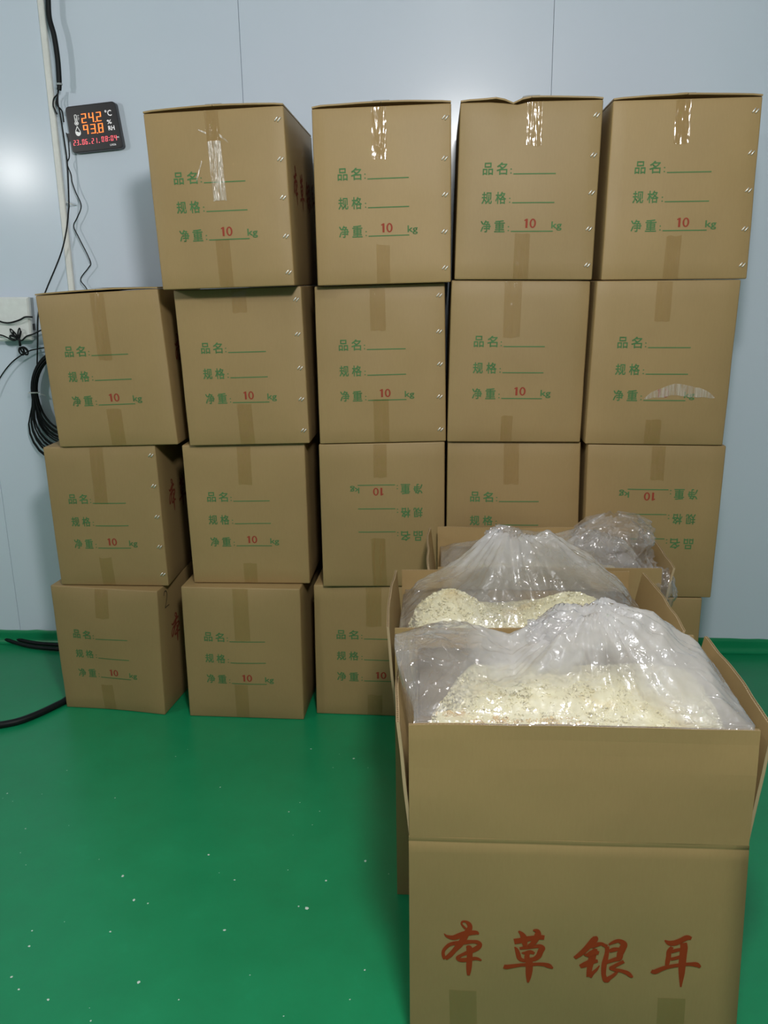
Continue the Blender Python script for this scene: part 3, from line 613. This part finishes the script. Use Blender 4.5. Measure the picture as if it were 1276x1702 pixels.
# ---------------------------------------------------------------- open cartons
HH = 0.497; TH = 0.006
def board(name, A, B, up, L, thick_dir, parent, bow=0.0, seed=0.0, taper=0.0, wav=0.0, fluted=True, notch=None):
    """corrugated flap: hinge A->B, rising along up by L; two liners with a fluted medium whose wave shows at the edges"""
    A = Vector(A); B = Vector(B); up = Vector(up).normalized(); td = Vector(thick_dir).normalized()
    n = 20; m_ = 8; W = (B - A).length; ax = (B - A).normalized()
    def P(i, k, off):
        s = i / n; t = k / m_; x = s * W
        inset = taper * t
        x = inset + s * (W - 2 * inset)
        hgt = L * t * (1 + wav * noise.noise((s * 4 + seed, 1.1, 0)) * t)
        if notch:
            for (c, r, d) in notch: hgt -= d * t * math.exp(-((s - c) / r) ** 2)
        b = bow * math.sin(math.pi * s) * t + 0.35 * bow * t * t + 0.006 * noise.noise((s * 2.5 + seed, t * 2, 3)) * t
        return A + ax * x + up * hgt + td * (b + off)
    mb = MB(); o1 = 0.0; o2 = -TH + 0.001
    for off, fl in ((0.0, False), (-0.0009, True), (-TH + 0.0009, False), (-TH, True)):
        mb.grid([[P(i, k, off) for i in range(n + 1)] for k in range(m_ + 1)], 0 if off > -0.003 else 0, flip=fl)
    for o_a, o_b in ((0.0, -0.0009), (-TH + 0.0009, -TH)):
        top = [P(i, m_, o_a) for i in range(n + 1)], [P(i, m_, o_b) for i in range(n + 1)]
        mb.grid([top[0], top[1]], 1)
        for i in (0, n):
            mb.grid([[P(i, k, o_a) for k in range(m_ + 1)], [P(i, k, o_b) for k in range(m_ + 1)]], 1)
    # flutes run up the board, so they show as a wave along the top edge
    nf = int(W / 0.0075); pts = []
    for j in range(nf * 6 + 1):
        s = j / (nf * 6); o = -TH / 2 + (TH / 2 - 0.0011) * math.sin(j / 6 * 2 * math.pi)
        pts.append((s * n, o))
    mb.grid([[P(i, m_ - 0.02, o) for i, o in pts], [P(i, m_ - 1.2, o) for i, o in pts]], 1)
    mb.grid([[P(0.02, k, 0) for k in range(m_ + 1)], [P(0.02, k, -TH) for k in range(m_ + 1)]], 1)
    mb.grid([[P(n - 0.02, k, 0) for k in range(m_ + 1)], [P(n - 0.02, k, -TH) for k in range(m_ + 1)]], 1)
    return mb.build(name, None, parent, False, [KRAFT, KRAFT_EDGE])
def wall_bulge(s, t, out, seed):
    s = min(1, max(0, s)); return 0.004 * math.sin(math.pi * s) * math.sin(math.pi * min(1, t)) + 0.003 * noise.noise((s * 3 + seed, t * 3, out[0] * 2 + out[1] * 5)) * math.sin(math.pi * s)
def front_wall(x, z, off):
    t = z / HH; xr = .590 + (B1[1] - .590) * t
    return Vector((x, B1[2] - wall_bulge((x - B1[0]) / (xr - B1[0]), t, (0, -1), 1.0) - off, z))
def open_carton(x0, x1, y0, y1, label, right_lean, left_lean, x1b=None, seed=0.0, front=True):
    root = empty('open_carton', label, 'carton', ((x0 + x1) / 2, (y0 + y1) / 2, 0), 'open cartons in a row')
    x1b = x1 if x1b is None else x1b
    # walls: a shell with outer and inner faces and a bottom
    mb = MB(); nz = 14; rows_o = []; rows_i = []
    zs = [0.0005 + (HH - 0.0035) * k / nz for k in range(nz)] + [HH - 0.014, HH - 0.0125, HH - 0.011, HH - 0.003]
    zs = sorted(zs)
    for z in zs:
        t = z / HH; xr = x1b + (x1 - x1b) * t; ring_o = []; ring_i = []
        gro = 0.0007 if abs(z - (HH - 0.0125)) < 1e-6 else 0.0
        def edge(a, b, out, n):
            for k in range(n):
                s = k / n; bu = wall_bulge(s, t, out, seed) - gro
                p = Vector(a) * (1 - s) + Vector(b) * s
                ring_o.append(p + Vector((out[0], out[1], 0)) * bu); ring_i.append(p + Vector((out[0], out[1], 0)) * (bu - TH))
        edge((x0, y0, z), (xr, y0, z), (0, -1), 14); edge((xr, y0, z), (xr, y1, z), (1, 0), 10)
        edge((xr, y1, z), (x0, y1, z), (0, 1), 14); edge((x0, y1, z), (x0, y0, z), (-1, 0), 10)
        ring_i = [Vector((min(max(p.x, x0 + TH), xr - TH), min(max(p.y, y0 + TH), y1 - TH), p.z)) for p in ring_i]
        rows_o.append(ring_o + [ring_o[0]]); rows_i.append(ring_i + [ring_i[0]])
    mb.grid(rows_o); mb.grid(rows_i, flip=True); mb.grid([rows_o[-1], rows_i[-1]])
    mb.add([(x0, y0, .0005), (x1b, y0, .0005), (x1b, y1, .0005), (x0, y1, .0005)], [(0, 3, 2, 1)])
    mb.add([(x0 + TH, y0 + TH, .007), (x1b - TH, y0 + TH, .007), (x1b - TH, y1 - TH, .007), (x0 + TH, y1 - TH, .007)], [(0, 1, 2, 3)])
    mb.build('body', KRAFT, root, True)
    FL = 0.232
    board('flap', (x0 + .001, y0, HH - .0028), (x1 - .001, y0, HH - .0028), (0, 0.012, 1), FL, (0, -1, 0), root, -0.004, seed + 1, wav=.015, notch=[(.02, .012, .02)] if front else None)
    board('flap', (x1 - .001, y1 - .001, HH), (x0 + .001, y1 - .001, HH), (0, 0.002, 1), FL, (0, 1, 0), root, -0.003, seed + 2, wav=.02)
    board('flap', (x1, y0 + .004, HH), (x1, y1 - .004, HH), (right_lean, 0, 1), FL, (1, 0, 0), root, 0.008, seed + 3, taper=.004, wav=.03)
    board('flap', (x0, y1 - .004, HH), (x0, y0 + .004, HH), (-left_lean, 0, 1), FL, (-1, 0, 0), root, 0.006, seed + 4, taper=.004, wav=.04)
    return root
B1 = (-.052, .572, 1.365, 1.785); B2 = (-.099, .523, 1.803, 2.215); B3 = (0.0, .62, 2.236, 2.638)
oc1 = open_carton(*B1, 'nearest open carton, red brush characters across its front', .10, .09, .590, 1.0)
oc2 = open_carton(*B2, 'middle open carton of the three, between the nearest and the rearmost', .16, .07, None, 5.0)
oc3 = open_carton(*B3, 'rearmost open carton of the three, right against the stacked cartons', .14, .11, None, 9.0)
bp = brush_on(lambda a, z, off: front_wall(a + B1[0], z, off), oc1, 0, 0, 1.0)
bp['label'] = 'red brush-written characters'
for a, b_ in ((.0257, .0795), (.431, .484)):
    mb = MB(); mb.grid([[front_wall(a + (b_ - a) * k / 4 + .004 * i / 8, .148 - .146 * i / 8, .0012) for k in range(5)] for i in range(9)], flip=True)
    t = mb.build('tape', TAPE, oc1, True)

# ---------------------------------------------------------------- bags of dried fungus
def crumple(x, y, seed):
    a = 0.0
    p = Vector((x * 4.6 + seed, y * 4.6, seed * .7)); q = p + 0.5 * Vector((noise.noise(p * 1.3), noise.noise(p * 1.3 + Vector((9, 0, 0))), 0))
    a += 0.60 * (1 - 2 * abs(noise.noise(q)))
    a += 0.30 * (1 - 2 * abs(noise.noise(q * 2.3 + Vector((3, 1, 0)))))
    a += 0.10 * (1 - 2 * abs(noise.noise(q * 5.1 + Vector((1, 7, 0)))))
    return a
def bag_film(box, ridge_y, xs, zs, zf, zb, root, seed, amp, lobe_l=0.0, lobe_r=0.0, base=.52, front_amp=1.0, extra=None, hz=None, pleats=()):
    x0, x1, y0, y1 = box; mx = .010
    nx, ny = 150, 110; rows = []; painted_haze = []
    X0, X1, Y0, Y1 = x0 + mx, x1 - mx, y0 + mx, y1 - mx
    sk = 7
    for j in range(-sk, ny + sk + 1):
        row = []
        for i in range(-sk, nx + sk + 1):
            s = min(max(i / nx, 0), 1); t = min(max(j / ny, 0), 1)
            x = X0 + (X1 - X0) * s; y = Y0 + (Y1 - Y0) * t
            zr = interp(x, xs, zs)
            if y < ridge_y: k = ss(Y0, ridge_y, y); z = zf + (zr - zf) * (k ** .85)
            else: k = ss(Y1, ridge_y, y); z = zb + (zr - zb) * k
            if extra: z += extra(x, y)
            e = min(s, 1 - s, 1.0) * (X1 - X0); e2 = min(t, 1 - t) * (Y1 - Y0); ed = min(ss(0, .05, e), ss(0, .04, e2))
            c = crumple(x, y, seed); c2 = crumple(x * 2.7, y * 2.7, seed + 5)
            z += amp * (0.25 + .75 * ed) * (c * (1.0 if y > Y0 + .06 else front_amp) + .48 * c2)
            for (qx, qy, st, rd_) in pleats:
                dx, dy = x - qx, y - qy; rr_ = math.hypot(dx, dy); an = math.atan2(dy, dx)
                rg = 1 - 2 * abs(noise.noise((math.cos(an) * 3.2 + seed, math.sin(an) * 3.2, rr_ * 3.5))) + .5 * (1 - 2 * abs(noise.noise((math.cos(an) * 8 + seed, math.sin(an) * 8, rr_ * 5))))
                z += st * ed * rg * ss(0, .04, rr_) * math.exp(-(rr_ / rd_) ** 2)
            px = x + amp * .5 * ed * noise.noise((x * 12, y * 12, seed)); py = y + amp * .5 * ed * noise.noise((x * 12, y * 12, seed + 4))
            hi = ss(.735, .80, z)
            px -= lobe_l * ss(.10, 0, s) * hi; px += lobe_r * ss(.9, 1, s) * hi
            dn = max(-min(i, 0), max(i - nx, 0), -min(j, 0), max(j - ny, 0)) / sk
            if dn > 0:
                z = z + (base - z) * dn; tk = .006 * math.sin(math.pi * min(1, dn * 1.3)); px = px + (lobe_l * hi * ss(.10, 0, s) - lobe_r * hi * ss(.9, 1, s)) * dn
            row.append((px, py, z)); painted_haze.append(hz(x, y) if hz else .3)
        rows.append(row)
    mb = MB(); mb.grid(rows)
    o = mb.build('film', FILM, root, True); set_painted_haze(o, painted_haze); return o, rows
def set_painted_haze(o, vals):
    at = o.data.attributes.new('painted_haze', 'FLOAT', 'POINT'); at.data.foreach_set('value', [float(v) for v in vals])
def ruffle(name, c, r, h, seed, root, ax=(0, 0, 1), lobes=5, closed_top=True, amp=.5, painted_haze=.22):
    """gathered, crushed bag mouth: a pleated tube of film"""
    ax = Vector(ax).normalized(); X = ax.cross(Vector((0.2, 1, 0.1))).normalized(); Y = ax.cross(X); c = Vector(c)
    nu, nv = 120, 46; rows = []
    for j in range(nv + 1):
        v = j / nv; row = []
        for i in range(nu + 1):
            th = 2 * math.pi * (i % nu) / nu; d = Vector((math.cos(th), math.sin(th), v * 1.4))
            pr = interp(v, (0, .25, .55, .85, 1), (.95, .82, 1.0, .72, .18 if closed_top else .9))
            q = d * 1.5 + Vector((seed, 0, 0)); k = 1 - 2 * abs(noise.noise(q)); k2 = 1 - 2 * abs(noise.noise(q * 2.6 + Vector((0, 5, 0)))); k3 = 1 - 2 * abs(noise.noise(q * 6))
            rr = r * pr * (1 + amp * (.42 * k + .30 * k2 + .10 * k3 - .25) + .08 * math.sin(lobes * th + seed))
            hh = h * (v + .10 * noise.noise((d.x * 2 + seed, d.y * 2, v * 3)))
            row.append(c + X * rr * math.cos(th) + Y * rr * math.sin(th) * .75 + ax * hh)
        rows.append(row)
    mb = MB(); mb.grid(rows)
    o = mb.build(name, FILM, root, True); set_painted_haze(o, [painted_haze] * len(o.data.vertices)); return o
def fungus(film_rows, box, heap, label, seed, n_petal, toasted=()):
    """the heap inside a bag: a rough mass under the film with curled frilly pieces all over it"""
    x0, x1, y0, y1 = box; nx, ny = 90, 62; rng = random.Random(seed); rows = []; sk = 7
    H = lambda x, y: heap(x, y)
    for j in range(-1, ny + 2):
        row = []
        for i in range(-1, nx + 2):
            s = min(max(i / nx, 0), 1); t = min(max(j / ny, 0), 1); x = x0 + .014 + (x1 - x0 - .028) * s; y = y0 + .013 + (y1 - y0 - .026) * t
            z = H(x, y) - .07 * (1 - ss(0, .045, min(x - x0, x1 - x) - .012)) + .004 * noise.noise((x * 40, y * 40, seed)) + .004 * (1 - 2 * abs(noise.noise((x * 22, y * 22, seed + 3))))
            if i < 0 or j < 0 or i > nx or j > ny: z = .45
            row.append((x, y, z))
        rows.append(row)
    mb = MB(); mb.grid(rows)
    for k in range(n_petal + (260 if toasted else 0)):
        x = rng.uniform(x0 + .024, x1 - .024); y = rng.uniform(y0 + .024, y1 - .024)
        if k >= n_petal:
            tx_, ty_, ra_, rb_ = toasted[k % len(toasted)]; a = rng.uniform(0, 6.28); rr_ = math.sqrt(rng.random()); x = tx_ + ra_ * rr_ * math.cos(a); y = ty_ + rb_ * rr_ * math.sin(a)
        z = H(x, y) - .07 * (1 - ss(0, .045, min(x - x0, x1 - x) - .012)) + rng.uniform(-.001, .003)
        a = rng.uniform(0, 6.28); w_ = rng.uniform(.004, .010); l_ = rng.uniform(.006, .015); cu = rng.uniform(-160, 160); tilt = rng.uniform(-.5, .5)
        M = Matrix.Rotation(a, 3, 'Z') @ Matrix.Rotation(tilt, 3, 'X'); R = []
        for u in range(5):
            rr = []
            for v in range(4):
                uu = (u / 4 - .5) * l_; vv = (v / 3 - .5) * w_ * (1 - .6 * abs(u / 4 - .5))
                p = M @ Vector((uu, vv, -cu * vv * vv * .5 + .002 * math.sin(u * 2.1 + k) + .0022 * math.sin(v * 3 + k * 1.7)))
                rr.append((x + p.x, y + p.y, z + p.z))
            R.append(rr)
        mb.grid(R, 1 if k >= n_petal else 0)
    o = mb.build('dried_fungus', None, None, True, [FUNGUS, TOASTED])
    o['label'] = label; o['category'] = 'dried fungus'; o['kind'] = 'stuff'
    return o
def bag(label, box):
    return empty('plastic_bag', label, 'plastic bag', ((box[0] + box[1]) / 2, (box[2] + box[3]) / 2, .5), 'clear bags in the open cartons')
# nearest bag
b1 = bag('bulging clear plastic bag in the nearest open carton', B1)
f1, r1 = bag_film(B1, 1.60, (-.06, .0, .05, .10, .15, .19, .25, .336, .43, .488, .53, .57), (.795, .80, .80, .785, .765, .795, .83, .845, .83, .79, .765, .73), .728, .69, b1, 2.0, .017, pleats=[(.30, 1.60, .016, .26), (-.04, 1.66, .014, .16)], lobe_l=.045, lobe_r=.0, hz=lambda x, y: .26 + .40 * ss(.03, .13, x) * ss(1.42, 1.52, y + .10 * ss(.34, .46, x)) * (1 - .35 * ss(.50, .57, x)))
ruffle('bag_neck', (.20, 1.60, .775), .05, .10, 3.3, b1, (.92, -.25, .35), amp=.9)
ruffle('bag_neck', (.33, 1.62, .79), .045, .07, 7.7, b1, (.3, -.3, .9), amp=.9)
fungus(r1, B1, lambda x, y: .705 - .13 * ss(.09, -.03, x) * ss(1.42, 1.56, y) + .032 * g2(x, y, .20, 1.50, .16, .12) + .022 * g2(x, y, .42, 1.52, .12, .14) - .05 * ss(1.62, 1.76, y) + .010 * noise.noise((x * 6, y * 6, 1)), 'cream dried white fungus heaped inside the nearest bag', 11, 5200, toasted=((.10, 1.402, .04, .016), (.03, 1.44, .03, .02), (.21, 1.396, .08, .010)))
# middle bag
b2 = bag('clear plastic bag in the middle open carton, showing two cream mounds', B2)
f2, r2 = bag_film(B2, 2.05, (-.10, -.04, .067, .14, .2, .308, .39, .45, .50, .53), (.70, .73, .795, .86, .865, .85, .815, .76, .70, .68), .712, .67, b2, 6.0, .017, pleats=[(.19, 2.06, .016, .26)], hz=lambda x, y: .16 + .42 * ss(.0, .10, x) * ss(1.93, 2.06, y) + .2 * g2(x, y, .16, 1.98, .05, .2))
ruffle('bag_neck', (.16, 2.07, .80), .05, .10, 1.3, b2, (.35, -.1, .9), amp=.9)
fungus(r2, B2, lambda x, y: .628 + .120 * g2(x, y, .03, 1.97, .115, .16) + .115 * g2(x, y, .34, 1.97, .13, .17) + .01 * noise.noise((x * 6, y * 6, 4)), 'cream dried white fungus in two mounds inside the middle bag', 12, 4200)
# rear bag
b3 = bag('crumpled clear bag with bunched mouth in the rearmost open carton', B3)
f3, r3 = bag_film(B3, 2.45, (0, .05, .12, .188, .214, .26, .3677, .43, .50, .56, .60), (.69, .705, .722, .735, .765, .75, .725, .74, .74, .71, .68), .685, .66, b3, 11.0, .018, pleats=[(.50, 2.44, .016, .26)], hz=lambda x, y: .24 + .06 * ss(.2, .3, x))
ruffle('bag_neck', (.53, 2.44, .675), .112, .155, 5.2, b3, (-.12, -.05, 1), lobes=4, amp=.6, painted_haze=.17)
ruffle('bag_neck', (.60, 2.33, .66), .05, .11, 8.2, b3, (.35, -.75, -.1), lobes=3, amp=.7, painted_haze=.14)
fungus(r3, B3, lambda x, y: .60 + .05 * g2(x, y, .25, 2.44, .25, .15) + .01 * noise.noise((x * 6, y * 6, 7)), 'cream dried white fungus low inside the rearmost bag', 13, 1500)

# ---------------------------------------------------------------- left wall: meter, box, cables
def frame_from(c4):
    TL, TR, BR_, BL = [Vector(a) for a in c4]
    return TL, TR, BL, BR_
TL, TR, BRc, BL = [Vector(a) for a in DISP]
def dq(u, v, off):                                     # v down, off toward the viewer
    p = (TL * (1 - u) + TR * u) * (1 - v) + (BL * (1 - u) + BRc * u) * v
    return Vector((p.x, p.y - off, p.z))
meter = empty('thermo_hygrometer', 'black wall meter with glowing red digits, tilted on the pale wall', 'meter', (*((TL + BRc) / 2)[:2], BL.z))
mb = MB(); rr = .075; ring = []
for cx, cy, a0 in ((1 - rr, rr, -90), (1 - rr, 1 - rr, 0), (rr, 1 - rr, 90), (rr, rr, 180)):
    for k in range(7):
        a = math.radians(a0 + 90 * k / 6); ring.append((cx + rr * math.cos(a), cy + rr * math.sin(a)))
def sc(p, s): return (0.5 + (p[0] - .5) * s, .5 + (p[1] - .5) * s)
layers = [[dq(*p, -.0285) for p in ring], [dq(*p, -.004) for p in ring], [dq(*sc(p, .985), -.0005) for p in ring], [dq(*sc(p, .95), 0.0) for p in ring]]
mb.grid([l + [l[0]] for l in layers]); n = len(mb.v); mb.add(layers[-1], [tuple(range(len(ring)))[::-1]])
hs = mb.build('housing', BLACK_PL, meter)
bm = bmesh.new(); bm.from_mesh(hs.data); bmesh.ops.remove_doubles(bm, verts=bm.verts, dist=1e-5); bmesh.ops.recalc_face_normals(bm, faces=bm.faces); bm.to_mesh(hs.data); bm.free()
SEG = {'0': 'abcdef', '1': 'bc', '2': 'abged', '3': 'abgcd', '4': 'fgbc', '6': 'afgedc', '8': 'abcdefg', '9': 'abcfg'}
def digit(mb, ch, u, v, w_, h, t):
    t2 = t * .8
    R = {'a': (0, 0, w_, t2), 'g': (0, h / 2 - t2 / 2, w_, h / 2 + t2 / 2), 'd': (0, h - t2, w_, h), 'f': (0, 0, t, h / 2), 'b': (w_ - t, 0, w_, h / 2), 'e': (0, h / 2, t, h), 'c': (w_ - t, h / 2, w_, h)}
    for s in SEG[ch]:
        a, b_, c_, d_ = R[s]; g = .004
        L = [(a + g, b_ + g), (c_ - g, b_ + g), (c_ - g, d_ - g), (a + g, d_ - g)]
        sk = lambda x, y: dq(u + x - .12 * (y - h) * .5, v + y, .0008)
        mb.add([sk(*p) for p in L], [(0, 1, 2, 3)])
def dot(mb, u, v, r, n=10):
    mb.add([dq(u + r * math.cos(6.283 * k / n), v + r * 1.05 * math.sin(6.283 * k / n), .0008) for k in range(n)], [tuple(range(n))])
def digits(name, s, us, v, w_, h, t, mat, dots=()):
    mb = MB()
    for ch, u in zip(s, us): digit(mb, ch, u, v, w_, h, t)
    for d_ in dots: dot(mb, *d_)
    return mb.build(name, mat, meter)
o = digits('temperature_digits', '242', (.285, .43, .58), .185, .105, .205, .030, LED_ORANGE, [(.56, .385, .012)])
o = digits('humidity_digits', '938', (.285, .43, .58), .425, .105, .205, .030, LED_ORANGE, [(.56, .625, .012)])
o = digits('date_digits', '230621', (.055, .117, .228, .290, .413, .478), .726, .046, .116, .0145, LED_RED, [(.195, .828, .008), (.372, .828, .008), (.562, .828, .008)])
o = digits('clock_digits', '0804', (.612, .684, .792, .860), .710, .047, .116, .0145, LED_RED, [(.764, .748, .007), (.764, .800, .007)])
def ink(name, items):
    mb = MB()
    for s, u0, u1, v0, v1 in items:
        P, F = place(u0, u1, v0, v1, bold(text_mesh(s), .014 if len(s) < 4 else .004)); mb.add([dq(u, v, .0008) for u, v in P], F)
    return mb.build(name, GLOW_INK, meter)
for it in (('°C', .77, .90, .17, .30), ('%', .78, .87, .375, .465), ('RH', .785, .905, .505, .60), ('PM', .918, .955, .745, .775)): ink('unit_print', [it])
ink('maker_print', [('LX026', .76, .875, .885, .925)])
mb = MB()                                              # thermometer and drop pictograms
def strip(pts, w_):
    L = []
    for i, (u, v) in enumerate(pts):
        a = pts[i - 1] if i else pts[0]; b_ = pts[min(i + 1, len(pts) - 1)]
        t = Vector((b_[0] - a[0], b_[1] - a[1])).normalized(); n_ = Vector((-t.y, t.x)) * w_ / 2
        L.append([dq(u + n_.x, v + n_.y, .0008), dq(u - n_.x, v - n_.y, .0008)])
    mb.grid(L)
strip([(.165, .35), (.165, .215)] + [(.185 + .02 * math.cos(a), .215 + .02 * math.sin(a)) for a in np.linspace(math.pi, 2 * math.pi, 7)] + [(.205, .215), (.205, .35)], .012)
strip([(.185 + .034 * math.cos(a), .375 + .036 * math.sin(a)) for a in np.linspace(-.9, 4.04, 16)], .014)
dot(mb, .185, .375, .020); strip([(.185, .37), (.185, .27)], .010)
for k in range(4): strip([(.225, .215 + .03 * k), (.255 if k % 2 == 0 else .243, .215 + .03 * k)], .010)
drop = [(.185, .44), (.165, .49), (.145, .53), (.137, .57), (.145, .61), (.165, .635), (.187, .642), (.21, .632), (.228, .605), (.232, .57), (.222, .53), (.205, .49), (.185, .44)]
strip(drop, .013)
low = [(.143, .555), (.16, .545), (.185, .56), (.21, .572), (.228, .56), (.228, .605), (.21, .632), (.187, .642), (.165, .635), (.145, .61)]
mb.add([dq(u, v, .0008) for u, v in low], [tuple(range(len(low)))])
mb.build('pictogram_print', GLOW_INK, meter)
mb = MB(); a = dq(-.012, .60, -.012); mb.box((a.x - .006, a.y - .008, a.z - .020), (a.x + .010, a.y + .008, a.z + .006)); mb.build('power_plug', BLACK_PL, meter)

wb = [Vector(a) for a in WBOX]
wbx = empty('junction_box', 'shallow white plastic box on the wall at the left edge', 'box', ((wb[0].x + wb[1].x) / 2, WY, wb[2].z))
fy = WY - .052
def wq(u, v, y): 
    p = (wb[0] * (1 - u) + wb[1] * u) * (1 - v) + (wb[2] * (1 - u) + wb[3] * u) * v
    return Vector((p.x, y, p.z))
def slab(u0, u1, v0, v1, y0, y1, bv):
    mb = MB(); L = []
    for yy, i_ in ((y1, 0), (y0 + bv, 0), (y0, bv)):
        k = i_ / .15
        r = [wq(u0 + k, v0 + k, yy), wq(u1 - k, v0 + k, yy), wq(u1 - k, v1 - k, yy), wq(u0 + k, v1 - k, yy)]; L.append(r + [r[0]])
    mb.grid(L, flip=False); mb.add(L[-1][:4], [(0, 1, 2, 3)]); return mb
slab(0, 1, 0, 1, fy + .022, WY - .0003, .002).build('base', GREY_PL, wbx)
slab(-.02, 1.02, -.015, 1.015, fy, fy + .021, .006).build('cover', WHITE_PL, wbx)
mb = MB(); p = wq(1.0, .70, fy + .034); mb.box((p.x - .001, p.y - .009, p.z - .012), (p.x + .004, p.y + .009, p.z + .012)); mb.build('socket', BLACK_PL, wbx)

def cable(name, pts, r, label, n=6, mat=None, group=None, closed=False):
    mb = MB(); mb.tube(spline(pts, n, closed), r, 8, closed); o = mb.build(name, mat or BLACK, None, True)
    o['label'] = label; o['category'] = 'cable'
    if group: o['group'] = group
    return o
co = cable('cable_bundle', W_MAIN, [.0095] * 30 + [.0085] * 7, 'thick black cable bundle hanging down beside the white trunking')
mb = MB(); mb.tube([Vector(W_MAIN[-2]) + Vector((0, 0, .003)), Vector(W_MAIN[-2]) - Vector((0, 0, .003))], .0108, 12); mb.build('cable_tie', GREY_PL, co)
for nm, pts in (('loose_end', W_TAILA), ('loose_end', W_TAILB)):
    mb = MB(); mb.tube(spline(pts, 6), .0028, 7); mb.build(nm, BLACK, co, True)
th = cable('cable', W_THIN, .0029, 'thin black cable running from the thick bundle to the coil')
mb = MB(); p = Vector(CLIP[0]); mb.tube([p + Vector((-.012, .03, .006)), p + Vector((-.006, -.004, .003)), p + Vector((.006, -.005, -.003)), p + Vector((.014, .03, -.008))], .0022, 6); mb.build('clip', WHITE_PL, th, True)
cable('cable', W_ZIG, .0021, 'kinked thin black cord dropping from the glowing meter')
cable('cable', W_BIG, .0026, 'black cable sweeping in an arc under the white box')
cable('cable', W_CROSS, .0034, 'grey-black cable lying across the front of the white box')
# knotted spare flex
ctr = Vector(BUND_C[0]); c2 = Vector(BUND_C[1])
mb = MB(); path = [Vector(a) for a in W_BUND]
mb.tube(spline(path + [ctr], 6), .0028, 7); mb.tube(spline([ctr] + [Vector(a) for a in W_BUND2], 6), .0028, 7)
rng = random.Random(4)
for k in range(11):
    up_ = k < 7
    c = ctr if up_ else c2; a = rng.uniform(.9, 2.4) if up_ else rng.uniform(-2.1, -.8)
    if k in (0, 1): a = 2.9
    L = rng.uniform(.014, .024) if up_ else rng.uniform(.012, .020); wd = rng.uniform(.004, .009)
    d_ = Vector((math.cos(a), 0, math.sin(a))); n_ = Vector((-d_.z, 0, d_.x)); o_ = Vector((0, rng.uniform(-.008, .008), 0))
    lp = [c + o_ + d_ * (L * (1 - math.cos(t))) + n_ * wd * math.sin(t) + Vector((0, .006 * math.sin(t), 0)) for t in np.linspace(0, 2 * math.pi, 15)[:-1]]
    mb.tube(lp, .0025, 7, True)
mb.tube([ctr + Vector((.002, -.006, .004)), ctr + Vector((.008, -.006, -.004)), c2 + Vector((0, -.006, .004))], .0045, 8)
o = mb.build('knotted_cord', BLACK, None, True); o['label'] = 'knotted bunch of spare black cord at the foot of the white box'; o['category'] = 'cable'
# coil of cable
mb = MB(); tie = Vector(COIL[0]); R0 = .148; C0 = tie + Vector((R0, 0, -.006))
for k in range(20):
    f_ = k / 19; pts = []; off = (f_ - .5) * .026; fan = (f_ ** 1.3) * .105; yy = rng.uniform(-.014, .014)
    for a in np.linspace(0, 2 * math.pi, 49)[:-1]:
        deg = math.degrees(a)
        da = (deg - 240) / 42; r_ = R0 + off * .8 + fan * math.exp(-da * da * (1 if da > 0 else 1.0)) * ss(183, 215, deg) * ss(340, 270, deg)
        pts.append(C0 + Vector((math.cos(a) * r_, yy, math.sin(a) * r_ * 1.12)))
    mb.tube(pts, .0030, 6, True)
coil = mb.build('cable_coil', BLACK, None, True); coil['label'] = 'coil of black cable hanging on the wall, fanned out below its tie'; coil['category'] = 'cable'
mb = MB(); mb.tube([tie + Vector((-.018, 0, 0)), tie + Vector((-.015, -.018, 0)), tie + Vector((.017, -.018, 0)), tie + Vector((.02, 0, 0))], .0024, 6); mb.tube([tie + Vector((.017, -.016, 0)), tie + Vector((.05, -.012, -.012))], .0012, 5)
mb.build('cable_tie', WHITE_PL, coil, True)
cable('hose', HOSE, .0125, 'black hose curving over the green floor to the bottom-left carton', 8)
cable('floor_cable', CABLE2, .0085, 'dark cable lying on the floor along the foot of the wall', 8)
cable('floor_cable', [(x, y - .018 - .006 * i, z) for i, (x, y, z) in enumerate(CABLE2)], .008, 'second dark cable on the floor, just in front of the first', 8)

# seat the origins of one-mesh things on their base
for o in list(COL.objects):
    if o.type == 'MESH' and o.parent is None and o.get('kind') != 'structure':
        bb = [Vector(c) for c in o.bound_box]; c = sum(bb, Vector()) / 8; c.z = min(q.z for q in bb)
        o.data.transform(Matrix.Translation(-c)); o.location = c
        for ch in o.children: ch.matrix_parent_inverse = Matrix.Translation(-c)
